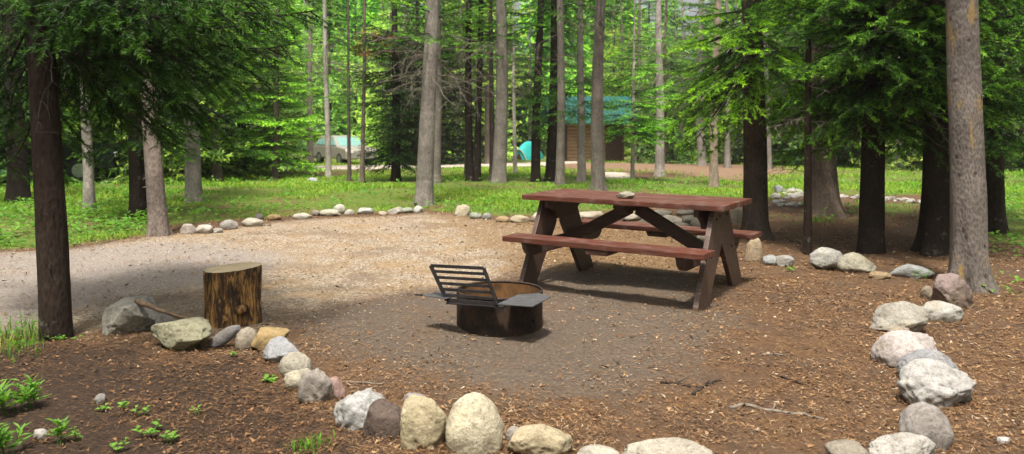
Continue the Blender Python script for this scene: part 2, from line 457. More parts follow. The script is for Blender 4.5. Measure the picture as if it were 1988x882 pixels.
def build_ground():
    ys = [-14.0]
    while ys[-1] < 320:
        y = ys[-1]
        ys.append(y + (.5 if y < 3 else .035 + max(0, y - 4) ** 1.35 * .0058))
    ys = np.array(ys)
    u = np.linspace(-1, 1, 361)
    xs = np.sign(u) * (np.abs(u) * 6 + np.abs(u) ** 6 * 250)
    X, Y = np.meshgrid(xs, ys)
    Z = gz(X, Y) + ground_bump(X, Y)
    nx, ny = len(xs), len(ys)
    idx = np.arange(nx * ny).reshape(ny, nx)
    q = np.stack([idx[:-1, :-1], idx[:-1, 1:], idx[1:, 1:], idx[1:, :-1]], -1).reshape(-1, 4)
    x, y = X.ravel(), Y.ravel()
    g = grass_w(x, y)
    nearm = y < 60
    def z(p, w): return np.where(nearm, sstep(sdf(p, x, y), w), 0)
    a = np.stack([z(GRAVEL, .35), z(DUST, .5), g], -1)
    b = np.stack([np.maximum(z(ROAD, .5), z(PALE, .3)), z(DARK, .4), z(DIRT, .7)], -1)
    me = raw_mesh('ground', np.stack([x, y, Z.ravel()], -1), q, M['ground'], True, {'zone_a': a, 'zone_b': b, 'zone_c': z(BROWNFLAT, .6), 'zone_d': z(GREYG, .5)})
    o = link('ground', me); o['kind'] = 'structure'
    o['label'] = 'forest floor of gravel, dust, brown needles and moss around the camp site'
    print('ground verts', len(x))
build_ground()

# ------------------------------------------------------------------ scatter: litter, gravel, grass, leafy ground cover
def tri_object(name, T, tint, mat, label, cat, kind='stuff'):
    n = len(T)
    me = raw_mesh(name, T.reshape(-1, 3), np.arange(n * 3).reshape(n, 3), mat, False, {'tint': np.repeat(tint, 3)})
    o = link(name, me); tag(o, label, cat, None, kind); return o

def inview(n, y0, y1, power=1.0, margin=.66):
    """points on the ground where the picture looks, denser near"""
    u = RNG.random(n); y = y0 * (y1 / y0) ** (u ** power)
    x = (RNG.random(n) * 2 - 1) * (y * margin + .4)
    return x, y

def litter():
    x, y = inview(470000, 2.6, 14, 1.0, .9)
    w = 1 - .72 * sstep(sdf(GRAVEL, x, y), .4) - .0
    w *= 1 - .78 * sstep(sdf(DUST, x, y), .5)
    w *= 1 - .8 * np.clip(grass_w(x, y), 0, 1)
    w *= 1 - .45 * sstep(sdf(DARK, x, y), .4)
    clump = fbm(np.stack([x * 1.7, y * 1.7, x * 0], -1), 21, 3)
    w *= np.clip(.75 + clump * 1.6, .15, 1)
    k = RNG.random(len(x)) < w
    x, y = x[k], y[k]; n = len(x)
    z = ground_z(x, y) + RNG.random(n) * .014 + .002
    kind = RNG.random(n)
    L = np.where(kind < .90, RNG.uniform(.014, .042, n), np.where(kind < .975, RNG.uniform(.012, .034, n), RNG.uniform(.03, .07, n)))
    W = np.where(kind < .90, RNG.uniform(.0016, .0045, n), np.where(kind < .975, RNG.uniform(.008, .02, n), RNG.uniform(.006, .014, n)))
    W = W * np.clip(y / 5, 1, 2.2)
    az = RNG.random(n) * 6.283
    d = np.stack([np.cos(az), np.sin(az), RNG.normal(0, .22, n)], -1)
    s = np.stack([-np.sin(az), np.cos(az), RNG.normal(0, .35, n)], -1)
    c = np.stack([x, y, z], -1)
    T = np.stack([c - s * W[:, None] / 2 - d * L[:, None] / 2, c + s * W[:, None] / 2 - d * L[:, None] / 2, c + d * L[:, None] / 2 + s * W[:, None] * .3], 1)
    tint = np.clip(np.where(kind < .90, RNG.normal(.46, .27, n), np.where(kind < .975, RNG.normal(.60, .22, n), RNG.normal(.22, .2, n))), 0, 1)
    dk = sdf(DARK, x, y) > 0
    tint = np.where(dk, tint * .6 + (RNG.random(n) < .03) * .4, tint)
    tri_object('needle_litter', T, tint, M['litter'], 'orange brown fallen conifer needles, bark flakes and chips over the forest floor', 'needle litter')
    # angular gravel on the clearing
    x, y = inview(60000, 4.2, 14, .8)
    k = RNG.random(len(x)) < (.95 * sstep(sdf(GRAVEL, x, y), .4) + .06 * sstep(sdf(DUST, x, y), .4))
    x, y = x[k], y[k]; n = len(x); z = ground_z(x, y)
    r = RNG.uniform(.003, .009, n) * np.clip(y / 7, .8, 1.4)
    base = np.array([[1, 0, 0], [-.5, .87, 0], [-.5, -.87, 0], [.1, .1, .9]])
    az = RNG.random(n) * 6.28; ca, sa = np.cos(az), np.sin(az)
    j = base[None] * RNG.uniform(.6, 1.3, (n, 4, 3))
    V = np.stack([j[..., 0] * ca[:, None] - j[..., 1] * sa[:, None], j[..., 0] * sa[:, None] + j[..., 1] * ca[:, None], j[..., 2] - .15], -1) * r[:, None, None]
    V += np.stack([x, y, z], -1)[:, None]
    Fq = np.array([[0, 1, 3], [1, 2, 3], [2, 0, 3]])
    Fa = (np.arange(n)[:, None, None] * 4 + Fq[None]).reshape(-1, 3)
    me = raw_mesh('gravel', V.reshape(-1, 3), Fa, M['gravel'], False, {'tint': np.repeat(np.clip(RNG.normal(.5, .25, n), 0, 1), 4)})
    tag(link('gravel', me), 'loose pale gravel stones over the clearing', 'gravel', None, 'stuff')

def grass():
    x, y = inview(520000, 4.6, 38, .8, .88)
    g = grass_w(x, y)
    cl = fbm(np.stack([x * .8, y * .8, x * 0], -1), 5, 4)
    g = np.where(y < 22, g * np.clip(.54 + cl * 3.3, .05, 1), g * np.clip(.35 + cl * 2.6, .02, 1))
    k = RNG.random(len(x)) < g
    x, y, cl = x[k], y[k], cl[k]; n = len(x); z = ground_z(x, y)
    h = RNG.uniform(.03, .095, n) * np.clip(.8 + cl * 1.2, .4, 1.5) * np.clip(y / 16, .8, 1.25)
    w = RNG.uniform(.006, .012, n) * np.clip(y / 11, .6, 3)
    az = RNG.random(n) * 6.28; b = RNG.uniform(.1, .7, n)
    d = np.stack([np.cos(az), np.sin(az), az * 0], -1); s = np.stack([-np.sin(az), np.cos(az), az * 0], -1)
    p0 = np.stack([x, y, z - .01], -1); up = np.array([0, 0, 1.0])
    p1 = p0 + up * (h * .6)[:, None] + d * (h * b * .3)[:, None]
    p2 = p0 + up * (h * (1 - b * .35))[:, None] + d * (h * b)[:, None]
    ws = s * (w / 2)[:, None]
    V = np.stack([p0 - ws, p0 + ws, p1 - ws * .8, p1 + ws * .8, p2], 1)
    Fq = np.arange(n)[:, None] * 5
    F4 = Fq + np.array([[0, 1, 3, 2]]); F3 = Fq + np.array([[2, 3, 4]])
    t = np.clip(.46 + cl * 1.6 + .55 * fbm(np.stack([x * .35 + 7, y * .5, x * 0], -1), 55, 3) + RNG.normal(0, .15, n), 0, .9)
    t = np.where(RNG.random(n) < .05, .97, t)
    me = raw_mesh('grass', V.reshape(-1, 3), [F4, F3], M['grass'], False, {'tint': np.repeat(t, 5)})
    tag(link('grass', me), 'bright green grass on the forest floor beyond the ring of stones', 'grass', None, 'stuff')
    print('grass blades', n)

def leaf_tris(c, az, L, W, tilt, rng):
    """diamond leaves folded along the rib: 2 tris each. c (n,3)"""
    n = len(c)
    d = np.stack([np.cos(az) * np.cos(tilt), np.sin(az) * np.cos(tilt), np.sin(tilt)], -1)
    s = np.stack([-np.sin(az), np.cos(az), az * 0], -1); up = np.array([0, 0, .25])
    m = c + d * (L * .45)[:, None]; t = c + d * L[:, None]
    a = m + s * (W / 2)[:, None] + up * W[:, None]; b = m - s * (W / 2)[:, None] + up * W[:, None]
    return np.concatenate([np.stack([c, a, t], 1), np.stack([c, t, b], 1)])

def ground_cover():
    x, y = inview(90000, 4.4, 24, .8, .9)
    px = CX + F * x / y
    g = grass_w(x, y)
    m = np.where(px < 330, 1.0, np.where(px > 1900, .8, .3))
    extra = wpoly([(1915, 590), (2200, 640), (2200, 470), (1925, 478)])
    g = np.maximum(g, sstep(sdf(extra, x, y), .2) * .28 + 0)
    m = np.where(sdf(extra, x, y) > 0, 1, m)
    cl = fbm(np.stack([x * 1.3, y * 1.3, x * 0], -1), 15, 3)
    k = RNG.random(len(x)) < g * m * np.clip(.5 + 2 * cl, 0, 1)
    x, y, cl = x[k], y[k], cl[k]; n = len(x)
    z = ground_z(x, y) + RNG.uniform(.02, .16, n) * np.clip(.6 + cl, .3, 1.3)
    L = RNG.uniform(.035, .08, n) * np.clip(y / 8, .75, 1.5)
    T = leaf_tris(np.stack([x, y, z], -1), RNG.random(n) * 6.28, L, L * .6, RNG.uniform(-.3, .6, n), RNG)
    t = np.clip(.5 + cl * .8 + RNG.normal(0, .18, n), 0, 1)
    tri_object('ground_cover', T, np.concatenate([t, t]), M['leaf'], 'low leafy green ground cover growing between the trees', 'ground cover')
    print('ground cover', n)
litter(); grass(); ground_cover()

# ------------------------------------------------------------------ conifer foliage
LOD = {0: (.031, .0060, 340, .075, .075), 1: (.046, .0115, 190, .10, .105), 2: (.065, .022, 52, .12, .12), 3: (.13, .05, 17, .16, .22)}
def norm(v): return v / (np.linalg.norm(v, axis=-1, keepdims=True) + 1e-9)

def make_branch(rng, lod, L=1.5, droop=.25, hang=.5, tip=.12, width=.42):
    nl, nw, dens, sp2, sp3 = LOD[lod]
    def axis(s): return np.stack([L * s, .04 * L * np.sin(s * 5 + ph), -droop * L * s ** 1.6 + tip * L * s ** 5], -1)
    ph = rng.random() * 6
    S = np.linspace(0, 1, 9); main = axis(S)
    wood = [(main, .016 * L / 1.5, .003)]
    st, en, tt = [], [], []
    for i in range(5, 8):
        st.append(main[i:i + 1]); en.append(main[i + 1:i + 2]); tt.append(np.array([.6]))
    s = .10; side = 1
    while s < .99:
        p = axis(np.array([s]))[0]
        l2 = L * (width * (1 - s) ** .8 + .07) * rng.uniform(.55, 1.1)
        a = side * rng.uniform(.7, 1.15)
        d0 = np.array([math.cos(a), math.sin(a), -hang * rng.uniform(.1, .7)])
        d0 /= np.linalg.norm(d0); fall = -hang * rng.uniform(.3, .8)
        u = np.linspace(0, 1, 5)
        q = p + d0 * (u * l2)[:, None] + np.array([.25 * l2, 0, fall * l2 * .5]) * (u ** 2)[:, None]
        wood.append((q[[0, 2, 4]], .005, .0015))
        base = rng.uniform(.15, .5) + .22 * s
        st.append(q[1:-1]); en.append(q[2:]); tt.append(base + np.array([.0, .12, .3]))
        n3 = int(l2 / sp3)
        if n3 > 0:
            t = (np.arange(n3) + rng.random(n3)) / n3; t = .1 + .85 * t
            qi = np.stack([np.interp(t, u, q[:, k]) for k in range(3)], -1)
            l3 = (.10 + .28 * l2 * (1 - t)) * rng.uniform(.5, 1.1, n3) * (1.6 if lod == 3 else 1)
            b = a * .9 + np.where(np.arange(n3) % 2, 1, -1) * rng.uniform(.5, .95, n3)
            d3 = norm(np.stack([np.cos(b), np.sin(b), -hang * rng.uniform(.0, 1.5, n3)], -1))
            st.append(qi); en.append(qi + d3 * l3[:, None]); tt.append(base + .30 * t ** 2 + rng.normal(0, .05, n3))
        s += sp2 / L * rng.uniform(.7, 1.3); side = -side
    st, en, tt = np.concatenate(st), np.concatenate(en), np.concatenate(tt)
    ln = np.linalg.norm(en - st, axis=1); cnt = np.maximum(3, (ln * dens).astype(int))
    ix = np.repeat(np.arange(len(st)), cnt); n = len(ix)
    t = rng.random(n); dr = norm(en - st)[ix]
    r = rng.normal(size=(n, 3)); r -= dr * (r * dr).sum(1, keepdims=True); r = norm(r); r[:, 2] *= .6
    nd = norm(dr * .65 + r * .8)
    root = st[ix] + (en - st)[ix] * t[:, None]
    tipp = root + nd * (nl * rng.uniform(.7, 1.25, n))[:, None]
    w = norm(np.cross(nd, rng.normal(size=(n, 3)))) * (nw / 2)
    T = np.stack([root - w, root + w, tipp], 1)
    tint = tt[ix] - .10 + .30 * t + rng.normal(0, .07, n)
    return T, np.clip(tint, 0, 1), wood

_fr = np.random.default_rng(3)
LIB = {}
for lod, n in ((0, 6), (1, 6), (2, 6), (3, 6)):
    LIB['droop', lod] = [make_branch(_fr, lod, droop=.30, hang=.80, tip=.16, width=.5) for i in range(n)]
    LIB['flat', lod] = [make_branch(_fr, lod, droop=.14, hang=.25, tip=.10, width=.5) for i in range(n)]

def rot(az, pitch, roll=0):
    """branch along +x: roll, then pitch (positive lifts), then turn to az"""
    return np.array(Matrix.Rotation(az, 3, 'Z') @ Matrix.Rotation(-pitch, 3, 'Y') @ Matrix.Rotation(roll, 3, 'X'))

def tubes_mesh(polys, n=4):
    """polys: list of (pts (k,3), r0, r1)"""
    V, Fq, base = [], [], 0
    ang = np.arange(n) * 2 * np.pi / n
    for pts, r0, r1 in polys:
        k = len(pts); d = np.gradient(pts, axis=0); d = norm(d)
        a = norm(np.cross(d, np.array([.31, .17, 1.0]))); b = np.cross(d, a)
        r = np.linspace(r0, r1, k)
        V.append((pts[:, None] + (a[:, None] * np.cos(ang)[None, :, None] + b[:, None] * np.sin(ang)[None, :, None]) * r[:, None, None]).reshape(-1, 3))
        i = np.arange(k - 1)[:, None] * n; j = np.arange(n)[None]
        Fq.append(np.stack([i + j, i + (j + 1) % n, i + n + (j + 1) % n, i + n + j], -1).reshape(-1, 4) + base)
        base += k * n
    return np.concatenate(V), np.concatenate(Fq)

def crown_meshes(name, specs, lod, kind, rng):
    """specs: list of (base xyz, az, pitch, length). returns crown mesh, limbs mesh"""
    Ts, ts, wd = [], [], []
    for (p, az, pitch, L) in specs:
        T, t, w = LIB[kind, lod][rng.integers(6)]
        R = rot(az, pitch, rng.normal(0, .15)); k = L / 1.5
        m = np.array([k, k * rng.uniform(.85, 1.15) * (1 if rng.random() < .5 else -1), k])
        p = np.asarray(p, float)
        Ts.append((T * m) @ R.T + p); ts.append(np.clip(t + rng.normal(0, .06), 0, 1))
        for i, (q, r0, r1) in enumerate(w):
            if i == 0 or lod <= 1: wd.append(((q * m) @ R.T + p, r0 * k, r1 * k))
    T = np.concatenate(Ts); t = np.concatenate(ts); n = len(T)
    bs = np.array(sorted([tuple(s[0]) for s in specs], key=lambda q: q[2])); wd.append((bs[[0, len(bs) // 2, -1]] + np.array([[0, 0, -.02], [0, 0, 0], [0, 0, .02]]), .01, .01))   # hidden connecting tube inside the trunk, joins the limbs into one piece
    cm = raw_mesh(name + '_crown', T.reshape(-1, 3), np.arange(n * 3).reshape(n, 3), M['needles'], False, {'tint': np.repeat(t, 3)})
    V, Fq = tubes_mesh(wd)
    lm = raw_mesh(name + '_limbs', V, Fq, M['limb'], True)
    return cm, lm, n

def whorls(rng, z0, z1, n, L0, L1, pitch0=-.1, pitch1=.25, shape=.8, axis=lambda z: (0, 0), az_ok=None):
    """n branches between heights z0..z1, length L0 at the bottom to L1 at the top"""
    out = []
    while len(out) < n:
        u = rng.random(); z = z0 + (z1 - z0) * u; az = rng.random() * 6.283
        if az_ok and not az_ok(az, z): continue
        ax = axis(z); L = (L0 + (L1 - L0) * u ** shape) * rng.uniform(.7, 1.15)
        out.append(((ax[0], ax[1], z), az, pitch0 + (pitch1 - pitch0) * u + rng.normal(0, .1), L))
    return out

def dead_branches(rng, z0, z1, n, L, axis=lambda z: (0, 0), r=.012, az_ok=None, level=3):
    polys = []
    def grow(p, d, l, r, lv):
        k = 5; pts = [p]
        for i in range(k):
            d = norm(d + rng.normal(0, .13, 3) + np.array([0, 0, -.05])); pts.append(pts[-1] + d * l / k)
        pts = np.array(pts); polys.append((pts, r, r * .35))
        if lv > 0:
            for j in range(rng.integers(4, 9)):
                i = rng.integers(1, k + 1)
                dd = norm(d + rng.normal(0, .75, 3) + np.array([0, 0, -.25]))
                grow(pts[i], dd, l * rng.uniform(.2, .5), r * .5, lv - 1)
    while n > 0:
        z = rng.uniform(z0, z1); az = rng.random() * 6.283
        if az_ok and not az_ok(az, z): continue
        ax = axis(z)
        grow(np.array([ax[0], ax[1], z]), np.array([math.cos(az), math.sin(az), rng.uniform(-.35, .3)]), (L if L > .3 else L * .7 + .08) * rng.uniform(.4, 1.1), r * rng.uniform(.6, 1.1), level - 1)
        n -= 1
    bs = np.array(sorted([tuple(q[0]) for q, r0, r1 in polys if abs(q[0][0] - axis(q[0][2])[0]) < 1e-6], key=lambda q: q[2]))
    polys.append((bs[[0, len(bs) // 2, -1]] + np.array([[0, 0, -.02], [0, 0, 0], [0, 0, .02]]), .008, .008))  # hidden connecting tube along the trunk axis, joins the dead branches
    return polys

def trunk_mesh(name, r, height, lean=(0, 0), flare=.35, sides=18, seed=0, mat='bark', rough=.06, taper=.72, near=False):
    """tapered, slightly crooked trunk with root flare. lean = metres per metre"""
    hs = np.concatenate([[-.25], np.linspace(-.05, .6, 12 if near else 6), np.linspace(.75, min(height, 4.5), 42 if near else 14), np.linspace(4.8, height, 12)[0 if height > 4.8 else 12:]])
    hs = hs[hs <= height]
    a = np.arange(sides) * 2 * np.pi / sides
    rad = r * (1 - taper * np.clip(hs / height, 0, 1) ** .9)
    fl = 1 + flare * np.exp(-np.clip(hs + .05, 0, None) / .16)
    cx = lean[0] * hs + r * .25 * np.sin(hs * .9 + seed); cy = lean[1] * hs + r * .2 * np.cos(hs * .7 + seed * 2)
    cx -= r * .25 * math.sin(seed); cy -= r * .2 * math.cos(seed * 2)
    A, Hh = np.meshgrid(a, hs)
    R = rad[:, None] * (1 + (fl[:, None] - 1) * (1 + .75 * np.sin(A * 4 + seed * 1.7) + .4 * np.sin(A * 7 + seed)))
    p = np.stack([np.cos(A) * 3.2 + seed * 9, np.sin(A) * 3.2, Hh * 1.6], -1).reshape(-1, 3)
    q = np.stack([np.cos(A) * 9 + seed * 5, np.sin(A) * 9, Hh * 3.0], -1).reshape(-1, 3)
    nz = fbm(p, 31, 3) + (.5 * fbm(q, 41, 3) if near else 0)
    R = R * (1 + rough * 1.6 * nz.reshape(R.shape))
    V = np.stack([cx[:, None] + np.cos(A) * R, cy[:, None] + np.sin(A) * R, Hh], -1).reshape(-1, 3)
    k = len(hs); i = np.arange(k - 1)[:, None] * sides; j = np.arange(sides)[None]
    Fq = np.stack([i + j, i + (j + 1) % sides, i + sides + (j + 1) % sides, i + sides + j], -1).reshape(-1, 4)
    me = raw_mesh(name, V, [Fq, np.arange((k - 1) * sides, k * sides)[None]], M[mat], True)
    def axis(z):
        return (float(np.interp(z, hs, cx)), float(np.interp(z, hs, cy)))
    return me, axis
# ------------------------------------------------------------------ the named trees of the photograph
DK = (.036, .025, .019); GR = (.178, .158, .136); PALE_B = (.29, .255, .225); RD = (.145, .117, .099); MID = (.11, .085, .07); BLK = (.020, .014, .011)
TSEED = [0]
def tree(name, label, base, wpx, top, col, height=9.0, crown=(), dead=(), deadcol=None, flare=.3, mat='bark', near=False, green=(1, 1, 1), lod=2, kind='flat',
         cat='tree', group=None, aim=(), crown_name='crown', taper=.7, deadmat='deadwood'):
    """base/top in photo pixels (top = where the trunk crosses that pixel row)"""
    TSEED[0] += 1; sd = TSEED[0]; rng = np.random.default_rng(100 + sd)
    b = at(*base); Y = b.y; r = wpx / 2 * Y / F
    zt = H - (top[1] - YH) * Y / F
    lean = (((top[0] - base[0]) * Y / F) / max(zt - b.z, .5), rng.normal(0, .01))
    t = thing(name, label, cat, b, 0, group)
    tm, axis = trunk_mesh(name + '_trunk', r, height, lean, flare, 40 if near else 16, sd * 1.37, mat, .05 if near else .05, taper, near)
    link('trunk', tm, t, col)
    specs = []
    for c in crown: specs += whorls(rng, axis=axis, **c)
    for (z, tp) in aim:                      # branches reaching for a given point of the place
        q = tp - b; ax = axis(z - b.z); p = Vector((ax[0], ax[1], z - b.z)); d = q - p
        L = d.length; az = math.atan2(d.y, d.x); pt = math.asin(max(-1, min(1, d.z / L))) + (.16 if kind == 'droop' else .04)
        specs.append((tuple(p), az, pt, L))
    if specs:
        cm, lm, n = crown_meshes(name, specs, lod, kind, rng)
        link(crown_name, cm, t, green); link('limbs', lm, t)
    if near and name != 'dead_trunk':
        V, Fq = tubes_mesh(dead_branches(rng, .45, 2.6, 11, .16, axis, .011, level=1), 5)
        V = V.astype(float); link('branch_stubs', raw_mesh(name + '_stubs', V, Fq, M['bark'], True), t, col)
    if dead:
        polys = []
        for d in dead: polys += dead_branches(rng, axis=axis, **d)
        V, Fq = tubes_mesh(polys, 3)
        link('dead_branches', raw_mesh(name + '_dead', V, Fq, M[deadmat], True), t, deadcol)
    return t

def A(*l):  # aim list: (start pixel row on the trunk, trunk depth, target px, py, Y)
    return [(H - (sy - YH) * ty / F, P3(px, py, Y)) for (sy, ty, px, py, Y) in l]

T1Y = at(110, 652).y
tree('spruce_tree', 'nearest dark brown spruce on the left, drooping branches, beside the big grey boulder', (110, 652), 58, (85, 0), DK, 6.5, near=True, lod=0, kind='droop',
     green=(.58, .68, .48), flare=.06, taper=.45,
     aim=A((30, T1Y, 560, 95, 5.3), (10, T1Y, 520, 170, 5.9), (-40, T1Y, 455, 60, 4.9), (-10, T1Y, 420, 240, 6.3), (20, T1Y, 340, 270, 6.4), (60, T1Y, 270, 260, 6.0),
           (-60, T1Y, 600, 30, 5.5), (-90, T1Y, 380, 40, 4.8), (-60, T1Y, 300, 60, 5.0), (-30, T1Y, 240, 220, 5.9), (-80, T1Y, 560, -60, 5.2), (-100, T1Y, 480, -20, 4.7),
           (-20, T1Y, 470, 130, 6.6), (-60, T1Y, 330, 150, 6.2), (-40, T1Y, 440, 230, 7.0), (-100, T1Y, 640, -40, 6.0),
           (0, T1Y, 210, 240, 6.5), (20, T1Y, -40, 160, 5.4), (40, T1Y, -80, 240, 5.9), (0, T1Y, -120, 90, 5.2), (-50, T1Y, 0, 50, 4.8),
           (-60, T1Y, 40, 5, 4.9), (90, T1Y, 20, 330, 6.3), (-120, T1Y, 330, -20, 4.4), (-150, T1Y, 520, 20, 5.0), (-90, T1Y, -60, 20, 4.9),
           (60, T1Y, 10, 260, 6.4), (-60, T1Y, 250, 100, 6.4)),
     crown=[dict(z0=2.75, z1=3.3, n=12, L0=1.6, L1=1.5, az_ok=lambda az, z: math.sin(az) > .1), dict(z0=3.2, z1=6.3, n=26, L0=1.6, L1=.5)],
     dead=[dict(z0=1.6, z1=2.4, n=7, L=1.5, r=.011)], deadmat='limb')
tree('pine_tree', 'reddish grey trunk at the edge of the gravel, just left of the white edging stones', (309, 458), 36, (288, 90), RD, 9, near=True,
     crown=[dict(z0=3.0, z1=8, n=26, L0=1.6, L1=.8)], flare=.35)
tree('spruce_tree', 'dark brown spruce with hanging green boughs, directly left of the reddish grey trunk', (270, 425), 33, (262, 150), BLK, 8, near=True, lod=1, kind='droop', green=(1.0, 1.1, .85),
     crown=[dict(z0=1.15, z1=2.4, n=20, L0=1.0, L1=1.3), dict(z0=2.2, z1=6, n=24, L0=1.5, L1=.8)])
tree('pine_tree', 'stout grey trunk on the grass behind the reddish grey one, half hidden by hanging boughs', (376, 392), 32, (360, 120), GR, 9, lod=1, kind='droop', green=(.9, .95, .8),
     crown=[dict(z0=1.7, z1=3, n=14, L0=1.3, L1=1.4), dict(z0=3, z1=7, n=20, L0=1.4, L1=.8)])
tree('birch_tree', 'slim pale trunk on the leafy green ground, right of the nearest dark spruce', (174, 412), 21, (166, 200), PALE_B, 7, lod=1, kind='droop',
     crown=[dict(z0=2.0, z1=6, n=22, L0=1.1, L1=.7)])
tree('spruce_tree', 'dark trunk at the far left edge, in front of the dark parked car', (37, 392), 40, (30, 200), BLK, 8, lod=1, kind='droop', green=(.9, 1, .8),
     crown=[dict(z0=1.5, z1=6, n=30, L0=1.4, L1=.8)])
tree('spruce_tree', 'spruce with a thin dark brown trunk, left of the pale green layered spruce', (422, 352), 20, (420, 150), MID, 9, lod=2, green=(1.15, 1.2, 1),
     crown=[dict(z0=.8, z1=7, n=50, L0=1.7, L1=.6)])
tree('pine_tree', 'thick grey trunk with bare twigs, right behind the white stones at the back', (824, 398), 34, (829, 30), GR, 10, near=True, lod=2, green=(2.2, 2.1, 1.4),
     crown=[dict(z0=2.75, z1=3.4, n=7, L0=.9, L1=1.1), dict(z0=3.8, z1=9, n=22, L0=1.5, L1=.8)],
     dead=[dict(z0=1.75, z1=3.3, n=26, L=1.25, r=.011)])
tree('pine_tree', 'grey trunk standing close behind the thick one at the back of the clearing', (846, 356), 18, (849, 40), (.15, .128, .11), 10,
     crown=[dict(z0=3.6, z1=9, n=20, L0=1.5, L1=.8)], dead=[dict(z0=2.0, z1=3.5, n=12, L=1.3, r=.012)])
tree('aspen_tree', 'slender pale trunk alone on the grass, just left of the beige car', (638, 346), 12, (632, 0), PALE_B, 9,
     crown=[dict(z0=4.3, z1=8, n=16, L0=1.1, L1=.6)], dead=[dict(z0=2.2, z1=4.2, n=14, L=1.6, r=.013)], flare=.5)
tree('pine_tree', 'slim greyish trunk at the roadside, left of the pale aspen', (603, 328), 12, (604, 0), (.2, .165, .14), 10, lod=2, green=(1.9, 1.8, 1.2),
     crown=[dict(z0=2.2, z1=9, n=34, L0=1.5, L1=.7)])
tree('spruce_sapling', 'thin dark stem on the grass in front of the beige car', (679, 352), 8, (676, 100), MID, 6, green=(1.6, 1.6, 1.2),
     crown=[dict(z0=2.0, z1=5.8, n=24, L0=.8, L1=.4)], flare=.5)
brown_top = tree('spruce_sapling', 'thin dark stem on the grass left of the dense dark spruce, its dead boughs orange', (703, 355), 9, (705, 0), MID, 8, green=(1.2, 1.3, 1),
     crown=[dict(z0=2.6, z1=7.5, n=24, L0=.9, L1=.4)], dead=[dict(z0=1, z1=3, n=6, L=.8, r=.008)], flare=.5)
tree('spruce_tree', 'dense dark spruce with boughs down to the grass, left of the thick grey trunk', (768, 352), 18, (769, 0), BLK, 8, lod=2, kind='droop', green=(.28, .34, .24),
     crown=[dict(z0=.35, z1=3.5, n=130, L0=.88, L1=1.1), dict(z0=3.5, z1=7.8, n=40, L0=.95, L1=.3)])
tree('spruce_tree', 'pale green layered spruce left of the beige car, boughs reaching the grass', (535, 347), 14, (540, 0), MID, 9, lod=2, kind='flat', green=(4.2, 3.6, 2.4),
     crown=[dict(z0=.4, z1=4.5, n=120, L0=1.35, L1=1.1), dict(z0=4.5, z1=8.6, n=40, L0=1.1, L1=.3)])
tree('pine_tree', 'nearly black trunk, left one of the close dark pair behind the clearing', (913, 352), 16, (910, 60), BLK, 10,
     crown=[dict(z0=3.0, z1=9, n=26, L0=1.3, L1=.8)], dead=[dict(z0=1.8, z1=3.6, n=12, L=1.1, r=.012)])
tree('pine_tree', 'nearly black trunk, right one of the close dark pair behind the clearing', (927, 352), 14, (930, 60), BLK, 10,
     crown=[dict(z0=3.2, z1=9, n=26, L0=1.3, L1=.8)])
tree('pine_tree', 'thick grey trunk with bare twigs, right of the close dark pair', (968, 355), 29, (971, 30), (.165, .145, .125), 10, lod=2, green=(2.0, 1.9, 1.3),
     crown=[dict(z0=2.85, z1=3.6, n=9, L0=1.0, L1=1.1), dict(z0=3.6, z1=9, n=20, L0=1.4, L1=.8)], dead=[dict(z0=1.9, z1=3.3, n=18, L=1.4, r=.012)])
tree('pine_tree', 'thin dark grey trunk touching the thick grey one left of the teal tent', (955, 350), 11, (955, 60), MID, 10, crown=[dict(z0=3.5, z1=9, n=16, L0=1.2, L1=.6)])
tree('aspen_tree', 'very thin pale stem in front of the teal tent', (1000, 338), 8, (999, 150), PALE_B, 6, crown=[dict(z0=3.0, z1=5.8, n=16, L0=.8, L1=.4)])
tree('spruce_tree', 'dark trunk right of the teal tent, with dark boughs above', (1040, 353), 19, (1047, 0), BLK, 9, lod=2, kind='droop', green=(1.0, 1.1, .85),
     crown=[dict(z0=1.3, z1=3.6, n=26, L0=.75, L1=1.0), dict(z0=3.6, z1=8.5, n=26, L0=1.2, L1=.4)])
tree('spruce_tree', 'dark trunk covering the left end of the teal cabin roof, with dark boughs', (1070, 352), 22, (1072, 0), BLK, 9, lod=2, kind='droop', green=(1.0, 1.1, .85),
     crown=[dict(z0=1.6, z1=3.6, n=16, L0=.6, L1=.9), dict(z0=3.6, z1=8.5, n=26, L0=1.2, L1=.4)])
tree('pine_tree', 'straight grey trunk in front of the left part of the cabin', (1087, 361), 18, (1088, 0), (.16, .135, .115), 10, kind='droop', green=(.9, 1, .9), crown=[dict(z0=1.4, z1=2.4, n=16, L0=.6, L1=.8), dict(z0=3.8, z1=9, n=22, L0=1.4, L1=.8)], dead=[dict(z0=2.4, z1=3.8, n=8, L=.9)])
tree('pine_tree', 'light grey trunk in front of the middle of the cabin wall', (1129, 352), 17, (1131, 0), (.225, .195, .175), 10, kind='droop', green=(.9, 1, .9), crown=[dict(z0=1.4, z1=2.4, n=22, L0=.75, L1=.9), dict(z0=3.9, z1=9, n=22, L0=1.4, L1=.8)], dead=[dict(z0=2.3, z1=3.8, n=9, L=.9)])
tree('pine_tree', 'tall straight dark grey trunk in front of the cabin door, behind the table', (1161, 370), 27, (1166, 0), (.125, .105, .09), 10, near=True, crown=[dict(z0=4.0, z1=9, n=22, L0=1.4, L1=.8)], dead=[dict(z0=2.6, z1=3.8, n=7, L=.9)])
tree('spruce_sapling', 'young pale green spruce in front of the right end of the cabin roof', (1228, 350), 8, (1229, 150), PALE_B, 5.5, lod=2, green=(3.0, 2.9, 2.1),
     crown=[dict(z0=1.0, z1=2.1, n=44, L0=1.0, L1=.95), dict(z0=2.1, z1=5.2, n=50, L0=.95, L1=.4)])
